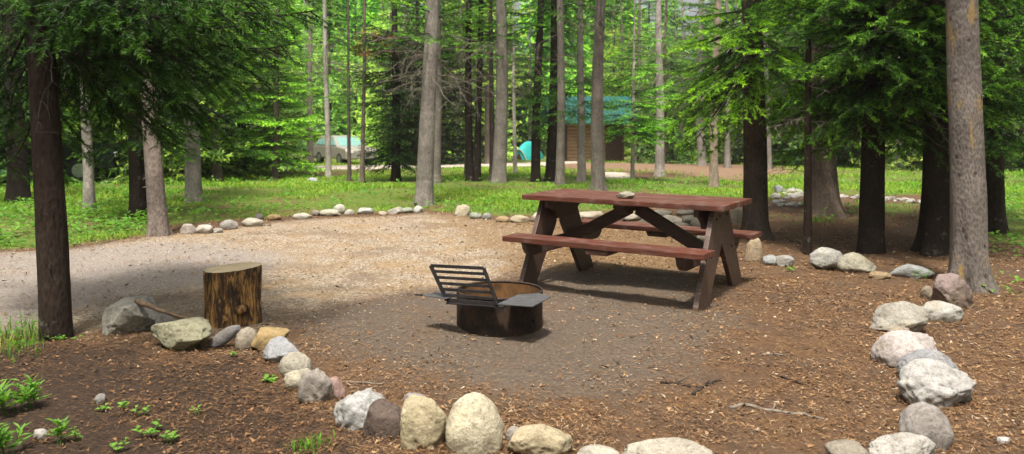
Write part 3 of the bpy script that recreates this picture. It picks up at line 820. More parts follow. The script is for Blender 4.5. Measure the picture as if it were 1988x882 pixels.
tree('pine_tree', 'brownish trunk right beside the cabin, behind the thin pale stem', (1238, 313), 11, (1240, 60), RD, 10, crown=[dict(z0=2.8, z1=9.5, n=36, L0=1.6, L1=.8)], green=(1.6, 1.6, 1.2))
tree('aspen_tree', 'pale straight trunk by the dirt path, right of the cabin', (1280, 343), 18, (1282, 0), (.27, .235, .21), 10, crown=[dict(z0=4.4, z1=9, n=18, L0=1.4, L1=.8)], dead=[dict(z0=1.8, z1=4.0, n=30, L=1.3)], deadcol=None)
tree('pine_tree', 'grey trunk beyond the dirt path, left of the slim tan one', (1363, 322), 17, (1362, 150), GR, 10, crown=[dict(z0=2.4, z1=9, n=36, L0=1.5, L1=.8)], green=(1.5, 1.6, 1.1))
tree('pine_tree', 'slim tan trunk at the grass edge behind the right end of the table', (1386, 363), 17, (1389, 150), (.26, .2, .155), 9, crown=[dict(z0=2.5, z1=8, n=24, L0=1.0, L1=.6)], green=(1.3, 1.4, 1))
tree('pine_tree', 'thin grey trunk beyond the dirt path, right of the slim tan one', (1412, 326), 12, (1411, 150), GR, 9, crown=[dict(z0=2.4, z1=8, n=24, L0=1.3, L1=.6)], green=(1.4, 1.5, 1))
T28Y = at(1466, 462).y
tree('spruce_tree', 'thick dark brown spruce with bright boughs, rising right behind the right end of the table', (1466, 462), 48, (1452, 0), (.050, .038, .030), 9, near=True, lod=1, kind='flat',
     green=(2.7, 2.4, 1.1), flare=.55,
     aim=A((120, T28Y, 1290, 200, 9.4), (90, T28Y, 1300, 140, 10.0), (60, T28Y, 1310, 90, 9.2), (20, T28Y, 1330, 30, 9.6), (140, T28Y, 1350, 250, 9.2), (160, T28Y, 1390, 290, 10.4),
           (40, T28Y, 1600, 40, 9.0), (0, T28Y, 1560, 10, 8.8), (100, T28Y, 1560, 190, 9.2), (60, T28Y, 1640, 150, 9.4), (60, T28Y, 1500, 100, 8.6), (20, T28Y, 1420, 60, 8.7),
           (90, T28Y, 1380, 170, 8.9), (100, T28Y, 1440, 230, 9.0), (-40, T28Y, 1360, -30, 9.2), (-40, T28Y, 1500, -20, 8.8), (130, T28Y, 1540, 240, 9.6), (50, T28Y, 1290, 260, 10.6), (80, T28Y, 1330, 300, 11.0)),
     crown=[dict(z0=3.2, z1=8.6, n=34, L0=1.6, L1=.6)], dead=[dict(z0=2.0, z1=3.0, n=6, L=1.2)])
tree('pine_tree', 'thin grey trunk seen far behind, right beside the thick dark spruce', (1492, 328), 12, (1490, 150), GR, 9, crown=[dict(z0=2.6, z1=8, n=28, L0=1.4, L1=.6)])
tree('dead_trunk', 'thin crooked dark snag between the table and the nearest dark trunk to its right', (1568, 492), 16, (1572, 240), (.028, .019, .014), 2.3, near=True, flare=.1, taper=.35,
     dead=[dict(z0=.7, z1=2.2, n=9, L=.6, r=.007)])
tree('spruce_tree', 'broad grey brown trunk with a dark hollow, behind the thin crooked snag', (1604, 418), 56, (1588, 150), (.085, .065, .050), 8, near=True, lod=1, kind='droop', green=(1.0, 1.1, .85), flare=.55,
     crown=[dict(z0=1.45, z1=4, n=50, L0=1.1, L1=1.4), dict(z0=4, z1=7.6, n=16, L0=1.3, L1=.5)])
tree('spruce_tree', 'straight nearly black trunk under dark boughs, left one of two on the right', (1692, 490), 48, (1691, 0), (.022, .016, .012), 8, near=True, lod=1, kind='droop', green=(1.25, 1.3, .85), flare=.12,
     aim=A((150, 8.9, 1560, 270, 8.6), (120, 8.9, 1540, 210, 9.0), (160, 8.9, 1640, 285, 8.3), (150, 8.9, 1760, 270, 8.4), (110, 8.9, 1800, 220, 8.5), (60, 8.9, 1540, 130, 8.8), (100, 8.9, 1500, 250, 9.5)),
     crown=[dict(z0=1.35, z1=3.2, n=64, L0=1.25, L1=1.5), dict(z0=3.2, z1=7.6, n=30, L0=1.4, L1=.5)], dead=[dict(z0=1.5, z1=2.8, n=6, L=1.2)])
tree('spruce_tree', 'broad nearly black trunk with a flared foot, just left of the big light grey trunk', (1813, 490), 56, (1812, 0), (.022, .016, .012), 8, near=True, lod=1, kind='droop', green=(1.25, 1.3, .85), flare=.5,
     crown=[dict(z0=1.5, z1=3.2, n=48, L0=1.1, L1=1.5), dict(z0=3.2, z1=7.6, n=26, L0=1.4, L1=.5)], dead=[dict(z0=1.6, z1=2.8, n=6, L=1.2)])
tree('pine_tree', 'big light grey trunk with amber scars and spreading roots, nearest on the right', (1882, 560), 66, (1882, 0), (.120, .102, .088), 8, near=True, mat='bark_scarred', flare=.65, taper=.45,
     crown=[dict(z0=3.6, z1=7.6, n=16, L0=1.4, L1=.6)])
tree('spruce_tree', 'dark trunk directly behind the right side of the big light grey trunk', (1934, 452), 34, (1932, 0), (.035, .027, .021), 8, near=True, lod=1, kind='droop', green=(1.0, 1.1, .85),
     crown=[dict(z0=1.15, z1=3.4, n=52, L0=1.3, L1=1.5), dict(z0=3.4, z1=7.6, n=20, L0=1.4, L1=.5)])
def dead_sprays(t):
    rng = np.random.default_rng(12); b = t.location; C_ = []
    for i in range(26):
        q = P3(rng.uniform(690, 765), rng.uniform(62, 108), b.y + rng.uniform(-.5, .4)) - b
        C_.append(np.array(q) + rng.normal(0, .05, (34, 3)) * [1.3, 1, .8])
    c = np.concatenate(C_); n = len(c); L = rng.uniform(.04, .09, n)
    T = leaf_tris(c, rng.random(n) * 6.28, L, L * .3, rng.uniform(-1, .3, n), rng); ti = np.clip(rng.normal(.5, .3, n), 0, 1)
    link('dead_sprays', raw_mesh('dead_sprays', T.reshape(-1, 3), np.arange(len(T) * 3).reshape(-1, 3), M['deadleaf'], False, {'tint': np.repeat(np.concatenate([ti, ti]), 3)}), t)
dead_sprays(brown_top)
# boughs with bright broad leaves near the top of the picture
def leafy_tree():
    b = at(905, 346); rng = np.random.default_rng(77)
    t = thing('aspen_tree', 'thin leafy tree with bright yellow green leaves over the close dark pair of trunks', 'tree', b)
    tm, axis = trunk_mesh('aspen_trunk', .05, 4.6, (.01, 0), .3, 12, 4.2); link('trunk', tm, t, MID)
    polys = []; cs = []
    for i in range(40):
        z = rng.uniform(2.9, 4.5); az = rng.random() * 6.28; ax = axis(z); L = rng.uniform(.5, 1.5)
        d = np.array([math.cos(az), math.sin(az), rng.uniform(-.15, .25)])
        pts = np.array([ax[0], ax[1], z]) + d * (np.linspace(0, 1, 6) * L)[:, None] + np.array([0, 0, -.12 * L]) * (np.linspace(0, 1, 6) ** 2)[:, None]
        polys.append((pts, .012, .003))
        n = int(70 * L); s = rng.uniform(.25, 1, n)
        q = np.stack([np.interp(s * 5, np.arange(6), pts[:, k]) for k in range(3)], -1)
        cs.append(q + rng.normal(0, .09, (n, 3)))
    c = np.concatenate(cs); n = len(c); L = rng.uniform(.05, .09, n)
    T = leaf_tris(c, rng.random(n) * 6.28, L, L * .75, rng.uniform(-.9, .3, n), rng)
    ti = np.clip(rng.normal(.75, .2, n), 0, 1)
    me = raw_mesh('aspen_crown', T.reshape(-1, 3), np.arange(len(T) * 3).reshape(-1, 3), M['leaf'], False, {'tint': np.repeat(np.concatenate([ti, ti]), 3)})
    link('crown', me, t); V, Fq = tubes_mesh(polys); link('limbs', raw_mesh('aspen_limbs', V, Fq, M['limb'], True), t)
leafy_tree()

# ------------------------------------------------------------------ the wood behind: a few conifers, copied
def proto(i, kind):
    rng = np.random.default_rng(500 + i)
    names = {'full': 'spruce_tree', 'high': 'pine_tree'}
    t = thing(names[kind], '', 'tree', (0, 0, 0))
    h = rng.uniform(10, 13)
    tm, axis = trunk_mesh('wood_trunk', .14, h, (rng.normal(0, .01), 0), .25, 10, 30 + i * 2.1, 'bark', .05, .8)
    link('trunk', tm, t, (BLK, MID, GR, PALE_B)[i % 4])
    if kind == 'full':
        sp = whorls(rng, .3, 5.5, 110, 1.9, 1.5, axis=axis) + whorls(rng, 5.5, h - .2, 50, 1.5, .3, axis=axis)
        kd = 'droop' if i % 2 else 'flat'
    else:
        sp = whorls(rng, 2.2, 6, 50, 1.2, 1.8, axis=axis) + whorls(rng, 6, h - .2, 40, 1.7, .4, axis=axis); kd = 'flat'
    cm, lm, n = crown_meshes('wood_%d' % i, sp, 3, kd, rng)
    link('crown', cm, t, (1, 1, 1)); link('limbs', lm, t)
    if True:
        V, Fq = tubes_mesh(dead_branches(rng, 1.2, 5.5, 26 if kind == 'high' else 14, 1.3 if kind == 'high' else 1.9, axis, .014, level=2), 3); link('dead_branches', raw_mesh('wood_dead', V, Fq, M['deadwood'], True), t)
    return t
def copy_tree(src):
    r = src.copy(); COL.objects.link(r)
    for ch in list(src.children):
        c = ch.copy(); COL.objects.link(c); c.parent = r
    return r
PROT = [(proto(i, k), k) for i, k in enumerate(['full', 'high', 'full', 'full', 'high', 'full', 'high', 'full'])]
used = [False] * len(PROT)
rw = np.random.default_rng(11)
FULL = [(470, 338, 1.0, 1.8), (400, 345, 1.0, 1.6), (340, 352, .9, 1.8), (230, 352, .9, 2.0), (120, 350, .9, 2.4), (60, 355, 1, 1.8), (-30, 360, 1, 1.8), (300, 335, 1, 2.2), (180, 338, 1, 2.6), (500, 322, 1, 1.9),
        (808, 320, .9, .3), (860, 318, .9, .35), (890, 312, 1, .3), (945, 312, 1, .35), (1290, 318, .8, 1.5), (1325, 312, .9, 1.3), (1360, 308, .9, 1.4), (1430, 316, .9, 1.2),
        (1395, 306, 1, 1.5), (1470, 320, .9, 1.0), (1540, 320, .9, 1.0), (1600, 324, .9, .9), (1660, 322, 1, 1.1), (1720, 326, .9, .9), (1775, 326, .9, 1.1), (1840, 322, .9, .9), (1900, 322, .9, 1.0), (1960, 328, .9, 1.1), (2040, 335, 1, .9),
        (990, 300, 1, .4), (1030, 302, 1, .35), (1260, 300, 1, 1.4)]
spots = []
for px, py, s, g in FULL:
    p = at(px, py); spots.append((p.x, p.y, s, 'full', g))
while len(spots) < 165:
    y = rw.uniform(27, 66); x = rw.uniform(-1, 1) * (y * .66 + 3)
    px = CX + F * x / y
    if y < 46 and (1040 < px < 1262 or 560 < px < 705 or 985 < px < 1030): continue
    if y < 33 and 1080 < px < 1450: continue
    if any((x - a) ** 2 + (y - b) ** 2 < 2.2 for a, b, *_ in spots): continue
    spots.append((x, y, rw.uniform(.8, 1.25), 'full' if rw.random() < .68 else 'high', rw.uniform(1.9, 4.8)))
carY = at(668, 314).y      # keep the sight line to the parked car open
spots = [q for q in spots if not (q[1] < carY + 1.5 and abs(CX + F * q[0] / q[1] - 672) < 1.75 * q[2] * F / q[1] * (.9 if q[3] == 'full' else .3) + 14)]
tentY = at(1008, 311).y      # and to the tent
spots = [q for q in spots if not (q[1] < tentY + 1.2 and abs(CX + F * q[0] / q[1] - 1008) < 1.75 * q[2] * F / q[1] * (.9 if q[3] == 'full' else .3) + 10)]
k = 0
for x, y, s, kd, g in spots:
    ids = [i for i, (p, q) in enumerate(PROT) if q == kd]; i = ids[k % len(ids)]; k += 1
    o = PROT[i][0] if not used[i] else copy_tree(PROT[i][0])
    used[i] = True
    o.location = (x, y, float(gz(x, y)) - .02); o.rotation_euler = (0, 0, rw.random() * 6.283); o.scale = (s, s, s)
    px = CX + F * x / y
    side = 'left of the beige car' if px < 640 else 'between the beige car and the cabin' if px < 1100 else 'right of the cabin'
    side = side.replace('the beige', 'beige').replace('the cabin', 'cabin')
    tag(o, ('leafy low boughed spruce in the wood behind, ' if kd == 'full' else 'bare stemmed conifer in the wood behind, ') + side, 'tree',
        ('low boughed spruces in the wood behind, ' if kd == 'full' else 'bare stemmed conifers in the wood behind, ') + side)
    for c in o.children:
        if c.name.startswith('crown'): c.color = (g * rw.uniform(1.2, 1.8), g * 1.05, g * rw.uniform(1.2, 2.6), 1)
# trees of the same wood standing round the viewer, outside the picture: they close off the low sky and shade the near left
BEH = [(-3.6, -1.4), (-6.5, -3), (-1.5, -8), (2.5, -9), (6.5, -7.5), (10, -5), (-10, -7), (-5, -11), (0.5, -13), (5, -13), (10, -11), (-9, -1), (-9.5, 4), (-12, 8), (-14, 1), (9, 1), (10.5, 5), (13, 8), (14, 1), (-15, -6), (15, -6), (-4, -16), (4, -17), (12, -15), (-12, -14)]
for j, (x, y) in enumerate(BEH):
    i = j % len(PROT); o = copy_tree(PROT[i][0]); o.location = (x, y, float(gz(x, y))); o.rotation_euler = (0, 0, rw.random() * 6.283); s = rw.uniform(.85, 1.2); o.scale = (s,) * 3
    tag(o, 'conifer of the surrounding wood, outside the picture around the viewer', 'tree', 'conifers around the viewer')
# the far-off wood closing the view, one mass
def far_wood():
    rng = np.random.default_rng(9); Ts = []; ts = []
    for i in range(210):
        x = rng.uniform(-75, 75); y = rng.uniform(68, 100); h = rng.uniform(12, 19); z0 = float(gz(x, y))
        n = 1700; u = rng.random(n); z = .2 + u * h; rr = (1 - u) ** .7 * rng.uniform(1.6, 2.6) * np.sqrt(rng.random(n)) + .1; az = rng.random(n) * 6.283
        c = np.stack([x + rr * np.cos(az), y + rr * np.sin(az), z0 + z - rr * .25], -1)
        d = np.stack([np.cos(az), np.sin(az), rng.normal(-.35, .3, n)], -1); s = np.stack([-np.sin(az), np.cos(az), rng.normal(0, .3, n)], -1)
        L = rng.uniform(.35, .8, n)[:, None]; W = rng.uniform(.15, .35, n)[:, None]
        Ts.append(np.stack([c - s * W, c + s * W, c + d * L], 1)); ts.append(np.clip(rng.normal(.5, .15, n) + .2 * rr / 2 + rng.normal(0, .1), 0, 1))
    T = np.concatenate(Ts)
    o = tri_object('far_wood', T, np.concatenate(ts), M['needles'], 'distant conifer wood closing the view behind everything', 'wood'); o.color = (4.8, 4.2, 2.8, 1)
far_wood()
HAZE = .0005
# ------------------------------------------------------------------ stones
def ico(sub):
    bm = bmesh.new(); bmesh.ops.create_icosphere(bm, subdivisions=sub, radius=1)
    V = np.array([v.co[:] for v in bm.verts]); F_ = np.array([[v.index for v in f.verts] for f in bm.faces]); bm.free(); return V, F_
ICO = {3: ico(3), 4: ico(4), 5: ico(5)}
NR = [0]; ROCKS = []
def rock_mesh(w, d, h, style, seed, sub=4):
    rng = np.random.default_rng(seed); V, F_ = ICO[sub]; V = V.copy()
    if style == 'block':
        V = V / (np.abs(V) ** 3.2).sum(1, keepdims=True) ** (1 / 3.2)
        V = V @ np.array(Matrix.Rotation(rng.uniform(-.35, .35), 3, 'Z') @ Matrix.Rotation(rng.uniform(-.22, .22), 3, 'Y') @ Matrix.Rotation(rng.uniform(-.3, .3), 3, 'X'))
    k = {'round': 5, 'angular': 16, 'flat': 9, 'lumpy': 6, 'egg': 2, 'slab': 12, 'block': 9}[style]
    if style != 'egg':
        for i in range(k):
            n = rng.normal(size=3); n /= np.linalg.norm(n)
            o = rng.uniform(.48, .8) if style in ('angular', 'slab') else rng.uniform(.62, .98) if style == 'block' else rng.uniform(.62, .9)
            e = np.maximum(0, V @ n - o); V -= (e * (.96 if style in ('angular', 'slab', 'block') else .75))[:, None] * n
    a = {'round': .10, 'angular': .09, 'flat': .12, 'lumpy': .26, 'egg': .08, 'slab': .08, 'block': .06}[style]
    r = 1 + a * fbm(V * 1.5 + seed, seed, 3) * 1.6 + .055 * fbm(V * 4 + seed, seed + 5, 4) - .10 * np.clip(1 - np.abs(fbm(V * 1.8 + seed * 2, seed + 9, 3)) / .05, 0, 1) * (style != 'egg')
    V = V * r[:, None]
    if style == 'egg': V[:, :2] *= (1 - .07 * V[:, 2:3])
    lo, hi = V.min(0), V.max(0); V = (V - (lo + hi) / 2) / ((hi - lo) / 2) * np.array([w, d, h]) / 2
    return V, F_
def rock(bb, style, col, label, group=None, depth=.8, tilt=0, sub=4, cat='rock', sink=.26, name='rock'):
    """bb: photo pixel box; the stone stands on the ground there"""
    NR[0] += 1; x0, y0, x1, y1 = bb; cx, cy = (x0 + x1) / 2, (y0 + y1) / 2
    p = at(cx, y1 - .15 * (y1 - y0)); Y = p.y
    for it in range(6):
        w = (x1 - x0) * Y / F; d = w * depth; e = math.atan2(cy - YH, F)
        hv = (y1 - y0) * Y / F
        if tilt: hh = max(hv * .36, .04)
        else: hh = math.sqrt(max(hv * hv - (d * math.sin(e)) ** 2, (.3 * w) ** 2 * .5)) / math.cos(e)
        h = hh * (1 + sink); zc = float(ground_z(p.x, Y)[0]) + h / 2 - sink * h
        if tilt: zc = float(ground_z(p.x, Y)[0]) + hv * .45
        Y = (H - zc) * F / (cy - YH); p.x = (cx - CX) * Y / F
    V, F_ = rock_mesh(w, d, h, style, NR[0] * 3 + 1, sub)
    if tilt:
        c, s = math.cos(tilt), math.sin(tilt); V = V @ np.array([[c, 0, -s], [0, 1, 0], [s, 0, c]]).T
        V[:, 0] *= w / np.ptp(V[:, 0]); V[:, 2] *= hv * .95 / np.ptp(V[:, 2])
    ROCKS.append((p.x, Y, w, d))
    me = raw_mesh('rock', V, F_, M['rock'], True)
    o = link(name, me, None, tuple(c * .68 for c in col)); o.location = (p.x, Y, zc)
    return tag(o, label, cat, group)
G1 = 'stones edging the camp site, front left row'
G2 = 'stones edging the camp site, right row'
G3 = 'pale stones edging the back of the clearing'
G4 = 'stones heaped behind the picnic table'
G5 = 'stones of the far edging on the right'
CR = (.62, .53, .34); WH = (.50, .475, .43); GY = (.25, .245, .235); LG = (.37, .355, .33); TAN = (.36, .27, .17); OCH = (.40, .28, .13)
R_ = rock
R_((203, 588, 316, 655), 'angular', (.33, .31, .26), 'big grey boulder under a broken branch, left end of the stone row', G1, .8, sub=5)
R_((300, 611, 346, 650), 'round', (.24, .22, .20), 'small grey stone wedged between the big grey boulder and the greenish boulder', G1)
R_((292, 624, 418, 686), 'angular', (.37, .35, .23), 'wide greenish cream boulder left of the chopping block', G1, .7, sub=5)
R_((404, 629, 467, 679), 'egg', (.23, .225, .235), 'smooth grey finger shaped stone leaning in front of the chopping block', G1, .35, tilt=.62)
R_((455, 640, 503, 682), 'round', (.40, .34, .26), 'pale tan stone just right of the leaning finger shaped stone', G1)
R_((482, 642, 562, 684), 'angular', OCH, 'low ochre orange stone right of the chopping block', G1, .6)
R_((508, 661, 585, 708), 'angular', (.36, .36, .37), 'angular white and dark grey stone below the ochre one', G1)
R_((541, 689, 606, 735), 'egg', (.47, .43, .34), 'smooth round cream cobble below the angular white and grey stone', G1)
R_((554, 721, 608, 760), 'round', (.43, .39, .29), 'low rounded buff stone under the round cream cobble', G1)
R_((582, 722, 650, 790), 'lumpy', (.33, .29, .25), 'banded grey and tan boulder beside the pink stone', G1, .8)
R_((628, 738, 672, 780), 'block', (.37, .24, .21), 'small pink stone between the banded boulder and the lumpy white one', G1)
R_((646, 764, 748, 837), 'lumpy', (.46, .45, .43), 'lumpy white stone with dark cracks behind the brown angular rock', G1, .85, sub=5)
R_((702, 766, 752, 806), 'flat', (.33, .29, .27), 'flat pinkish grey stone behind the lumpy white one', G1)
R_((703, 788, 782, 858), 'block', (.125, .09, .072), 'dark brown angular rock, the only dark one in the front row', G1, .75, sub=5)
R_((752, 792, 778, 814), 'round', (.50, .46, .36), 'little white pebble behind the dark brown angular rock', G1)
R_((778, 782, 872, 882), 'block', CR, 'cream yellow angular block left of the tall rounded cream boulder', G1, .7, sub=5)
R_((865, 780, 978, 896), 'egg', (.63, .56, .40), 'tall rounded cream boulder, the largest in the front row', G1, .75, sub=5)
R_((981, 831, 1014, 864), 'round', (.34, .31, .27), 'small grey stone at the right foot of the tall cream boulder', G1)
R_((984, 837, 1114, 890), 'flat', (.47, .39, .25), 'long low cream and tan stone right of the tall cream boulder', G1, .5, sub=5)
R_((1114, 868, 1204, 905), 'flat', (.48, .44, .36), 'low pale stone cut by the bottom edge, left of the wide flat one', G1, .7)
R_((1208, 856, 1408, 925), 'flat', (.47, .42, .34), 'wide flat cream stone cut by the bottom edge, in the middle of the picture', G1, .6, sub=5)
R_((1604, 860, 1692, 910), 'round', (.31, .27, .21), 'tan grey stone cut by the bottom edge, left end of the right row', G2)
R_((1690, 846, 1818, 905), 'flat', WH, 'flat white stone at the bottom edge below the round grey brown cobble', G2, .6, sub=5)
R_((1744, 793, 1846, 880), 'egg', (.33, .295, .265), 'round grey brown cobble below the big stained boulder', G2, .8, sub=5)
R_((1742, 711, 1893, 797), 'lumpy', (.45, .43, .40), 'big pale grey boulder with a dark stain, largest of the right row', G2, .7, sub=5)
R_((1743, 685, 1860, 748), 'round', (.31, .305, .31), 'smooth grey stone just behind the big stained boulder', G2, .7, sub=5)
R_((1693, 650, 1820, 722), 'round', (.50, .44, .41), 'pinkish white rounded boulder behind the smooth grey stone', G2, .75, sub=5)
R_((1685, 592, 1803, 653), 'angular', (.40, .37, .31), 'angular grey beige boulder behind the pinkish white one', G2, .75, sub=5)
R_((1722, 633, 1768, 655), 'flat', (.33, .27, .20), 'small flat tan stone tucked between the angular and the pinkish boulder', G2)
R_((1786, 589, 1872, 628), 'flat', (.45, .43, .38), 'flat white stone with a thin right end, in front of the pink brown boulder', G2, .6)
R_((1807, 538, 1884, 606), 'block', (.30, .225, .20), 'blocky pink brown boulder at the foot of the big light grey trunk', G2, .85, sub=5)
R_((1788, 558, 1814, 584), 'round', (.27, .22, .17), 'small tan stone touching the left side of the pink brown boulder', G2)
R_((1725, 515, 1807, 543), 'flat', (.34, .345, .33), 'flat grey stone right of the tiny ochre one', G2, .6)
R_((1688, 528, 1730, 543), 'flat', (.38, .26, .14), 'tiny flat ochre stone between two pale ones', G2)
R_((1622, 495, 1699, 534), 'round', (.42, .39, .29), 'rounded cream stone, right one of the pair by the thin crooked snag', G2, .7)
R_((1570, 486, 1634, 532), 'angular', (.40, .385, .34), 'angular pale stone, left one of the pair by the thin crooked snag', G2, .8)
R_((1480, 497, 1512, 519), 'round', (.34, .34, .33), 'left one of two small grey stones right of the table', G2)
R_((1505, 498, 1541, 520), 'flat', (.35, .35, .34), 'right one of two small grey stones right of the table', G2)
R_((1446, 467, 1481, 517), 'angular', (.44, .34, .22), 'tan slab standing on edge behind the right end of the table', G2, .45)
back = [((352, 436, 384, 456), 'angular', 'white knobbly stone, leftmost at the back of the clearing'), ((378, 438, 413, 456), 'flat', 'low white stone right beside the leftmost knobbly one'), ((411, 444, 433, 454), 'flat', 'tiny pale stone left of the round grey one at the back left'),
        ((427, 429, 462, 449), 'round', 'roundish grey stone in the short row by the reddish grey trunk'), ((469, 425, 512, 442), 'flat', 'oval pale stone right of the roundish grey one at the back left'), ((494, 416, 513, 430), 'round', 'little dark grey stone before the ochre sliver at the back left'),
        ((509, 417, 546, 431), 'slab', 'ochre sliver of stone where the back row leaves the grass'), ((569, 414, 606, 427), 'flat', 'long low white stone at the left end of the middle back row'), ((604, 409, 623, 422), 'angular', 'small grey stone left of the white heap at the back'),
        ((620, 408, 662, 422), 'lumpy', 'broad white stone at the foot of the tallest white one'), ((647, 399, 671, 418), 'round', 'tallest white stone in the middle of the back row'), ((668, 408, 688, 420), 'round', 'small white stone right of the tallest white one'),
        ((693, 405, 726, 419), 'flat', 'white oblong stone standing apart, left of the thick grey trunk'), ((734, 411, 753, 420), 'round', 'little buff stone in the back row right of the oblong one'), ((752, 404, 781, 418), 'angular', 'white stone right of the little buff one in the back row'),
        ((779, 404, 803, 416), 'round', 'mossy grey stone second left of the thick grey trunk'), ((802, 401, 822, 416), 'round', 'bright white stone touching the foot of the thick grey trunk'), ((881, 400, 913, 423), 'angular', 'cream knobbly stone alone in the grass right of the thick grey trunk'),
        ((911, 414, 936, 427), 'flat', 'flat greenish stone right of the cream knobbly one'), ((937, 415, 954, 428), 'round', 'small grey stone right of the flat greenish one'), ((962, 421, 989, 432), 'flat', 'low ochre stone left of the table in the back row'),
        ((989, 419, 1030, 433), 'flat', 'low buff stone behind the left end of the table'), ((1029, 415, 1056, 434), 'round', 'pale stone behind the left table leg'), ((1104, 414, 1130, 430), 'round', 'pale stone seen right of the left table legs'), ((1120, 412, 1172, 428), 'flat', 'long pale stone seen under the table left of the braces')]
cols = [(.5, .44, .38), (.5, .46, .40), (.4, .36, .3), (.36, .33, .29), (.46, .42, .34), (.16, .14, .12), OCH, (.5, .46, .38), (.33, .3, .25), (.5, .46, .36), (.5, .47, .38), (.5, .46, .38), (.5, .49, .45), (.45, .38, .27), (.5, .47, .41), (.36, .38, .30), (.5, .49, .45), (.46, .40, .28), (.31, .33, .26), (.33, .33, .30), (.42, .30, .16), (.46, .38, .26), (.5, .45, .36), (.44, .4, .32), (.46, .4, .3)]
for (bb, st, lab), c in zip(back, cols): R_(bb, st, c, lab, G3, .75, sub=3)
rp = np.random.default_rng(5)
heap = [(1205, 414, 1250, 432), (1240, 420, 1290, 446), (1262, 408, 1306, 422), (1280, 418, 1330, 434), (1312, 408, 1356, 420), (1322, 420, 1362, 440), (1300, 432, 1340, 446), (1340, 428, 1382, 450), (1362, 412, 1392, 432), (1380, 440, 1412, 470), (1352, 455, 1392, 478), (1420, 405, 1440, 440)]
hl = ['pale stone in the gap between the two table braces', 'cream stone seen just right of the right table brace', 'flat grey slab at the top of the heap behind the table', 'tan streaked slab in the middle of the heap behind the table', 'pale slab right below the table top in the heap',
      'cream boulder in the middle of the heap behind the table', 'low tan stone at the foot of the heap behind the table', 'white faced boulder at the right of the heap, above the far bench', 'buff stone at the upper right of the heap behind the table', 'grey stone in the heap beside the right table legs', 'grey stone seen below the far bench near the right table legs', 'yellowish stone between the table top and the thick dark spruce']
for bb, lab in zip(heap, hl):
    R_(bb, ['angular', 'flat', 'slab'][rp.integers(3)], tuple(np.array((.36, .32, .25)) * rp.uniform(.6, 1.15)), lab, G4, .7, sub=3)
far = []
for i in range(26):
    x = rp.uniform(1490, 1562); y = rp.uniform(368, 398) + (1562 - x) * .06; w = rp.uniform(9, 24); far.append((x - w / 2, y - w * .24, x + w / 2, y + w * .2))
far.append((1502, 362, 1520, 380))
for i in range(30):
    x = 1632 + i * 5.6 + rp.normal(0, 2); y = 383 + (x - 1632) * .05 + rp.normal(0, 1.5); w = rp.uniform(7, 15); far.append((x - w / 2, y - w * .3, x + w / 2, y + w * .28))
for i, bb in enumerate(far):
    lab = 'pale stone of the scattered heap between the thick dark spruce and the thin crooked snag' if i < 26 else 'upright grey stone standing out of the scattered far heap right of the thick dark spruce' if i == 26 else 'small white stone of the far row seen between the dark trunks on the right'
    o = R_(bb, ['angular', 'round', 'flat'][rp.integers(3)], (.3, .3, .31) if i == 26 else tuple(np.array((.5, .47, .41)) * rp.uniform(.75, 1.05)), lab, ('scattered far stones, right' if i < 26 else 'far row of white stones, right') if i != 26 else G5, .8, sub=3)
for bb, lab, c in [((182, 768, 206, 788), 'small grey pebble on the brown needles below the greenish boulder', (.25, .24, .22)), ((66, 836, 92, 860), 'pale pebble at the bottom left beside the leafy seedlings', (.42, .39, .35)), ((596, 346, 618, 356), 'grey white stone lying in the grass left of the beige car', (.4, .42, .42)), ((780, 764, 828, 778), 'flat lilac grey chip of stone on the needles behind the cream block', (.34, .30, .29)), ((1936, 850, 1962, 864), 'flat white chip lying on the needles at the lower right', (.5, .48, .46))]:
    R_(bb, 'flat', c, lab, None, .7, sub=3)

# needles drifted against the stones
def drifts():
    rng = np.random.default_rng(44); Ts = []; ts = []
    for (x, y, w, d) in ROCKS:
        if y > 9: continue
        n = int(420 * (w + .1)); a = rng.random(n) * 6.283; k = 1.0 + np.abs(rng.normal(0, .16, n)) - .06
        px_, py_ = x + np.cos(a) * w / 2 * k, y + np.sin(a) * d / 2 * k
        z = ground_z(px_, py_) + np.clip(.030 * (1.12 - k) / .18, 0, .030) * rng.random(n) + .004
        L = rng.uniform(.014, .045, n); W = rng.uniform(.002, .006, n); az = rng.random(n) * 6.283
        dd = np.stack([np.cos(az), np.sin(az), rng.normal(0, .25, n)], -1) * L[:, None] / 2; s = np.stack([-np.sin(az), np.cos(az), rng.normal(0, .3, n)], -1) * W[:, None] / 2
        c = np.stack([px_, py_, z], -1); Ts.append(np.stack([c - s - dd, c + s - dd, c + dd], 1)); ts.append(np.clip(rng.normal(.36, .2, n), 0, 1))
    tri_object('needle_drift', np.concatenate(Ts), np.concatenate(ts), M['litter'], 'brown needles drifted against the foot of the edging stones', 'needle litter')
drifts()
# ------------------------------------------------------------------ picnic table
TX, TY, TR = 1.051, 7.10, -.571
gt = float(ground_z(TX, TY)[0])
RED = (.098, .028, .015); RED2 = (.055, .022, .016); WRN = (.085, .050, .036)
table = thing('picnic_table', 'dark red wooden picnic table with attached benches and a stone on top', 'picnic table', (TX, TY, gt), TR)
W_ = M['painted_wood']
def planks(name, L, y0, y1, z, t, n, parent, color, gap=.009):
    m = MB(); w = (y1 - y0) / n; r = random.Random(name)
    for i in range(n):
        m.box((r.uniform(-.004, .004), y0 + w * (i + .5), z - t / 2 + r.uniform(-.0012, .0012)), (L + r.uniform(-.008, .008), w - gap, t))
    return m.build(name, W_, parent, .006, color=color)
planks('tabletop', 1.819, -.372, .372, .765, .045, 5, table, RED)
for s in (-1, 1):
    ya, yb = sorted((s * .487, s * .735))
    planks('bench', 1.77, ya, yb, .445, .045, 2, table, RED)
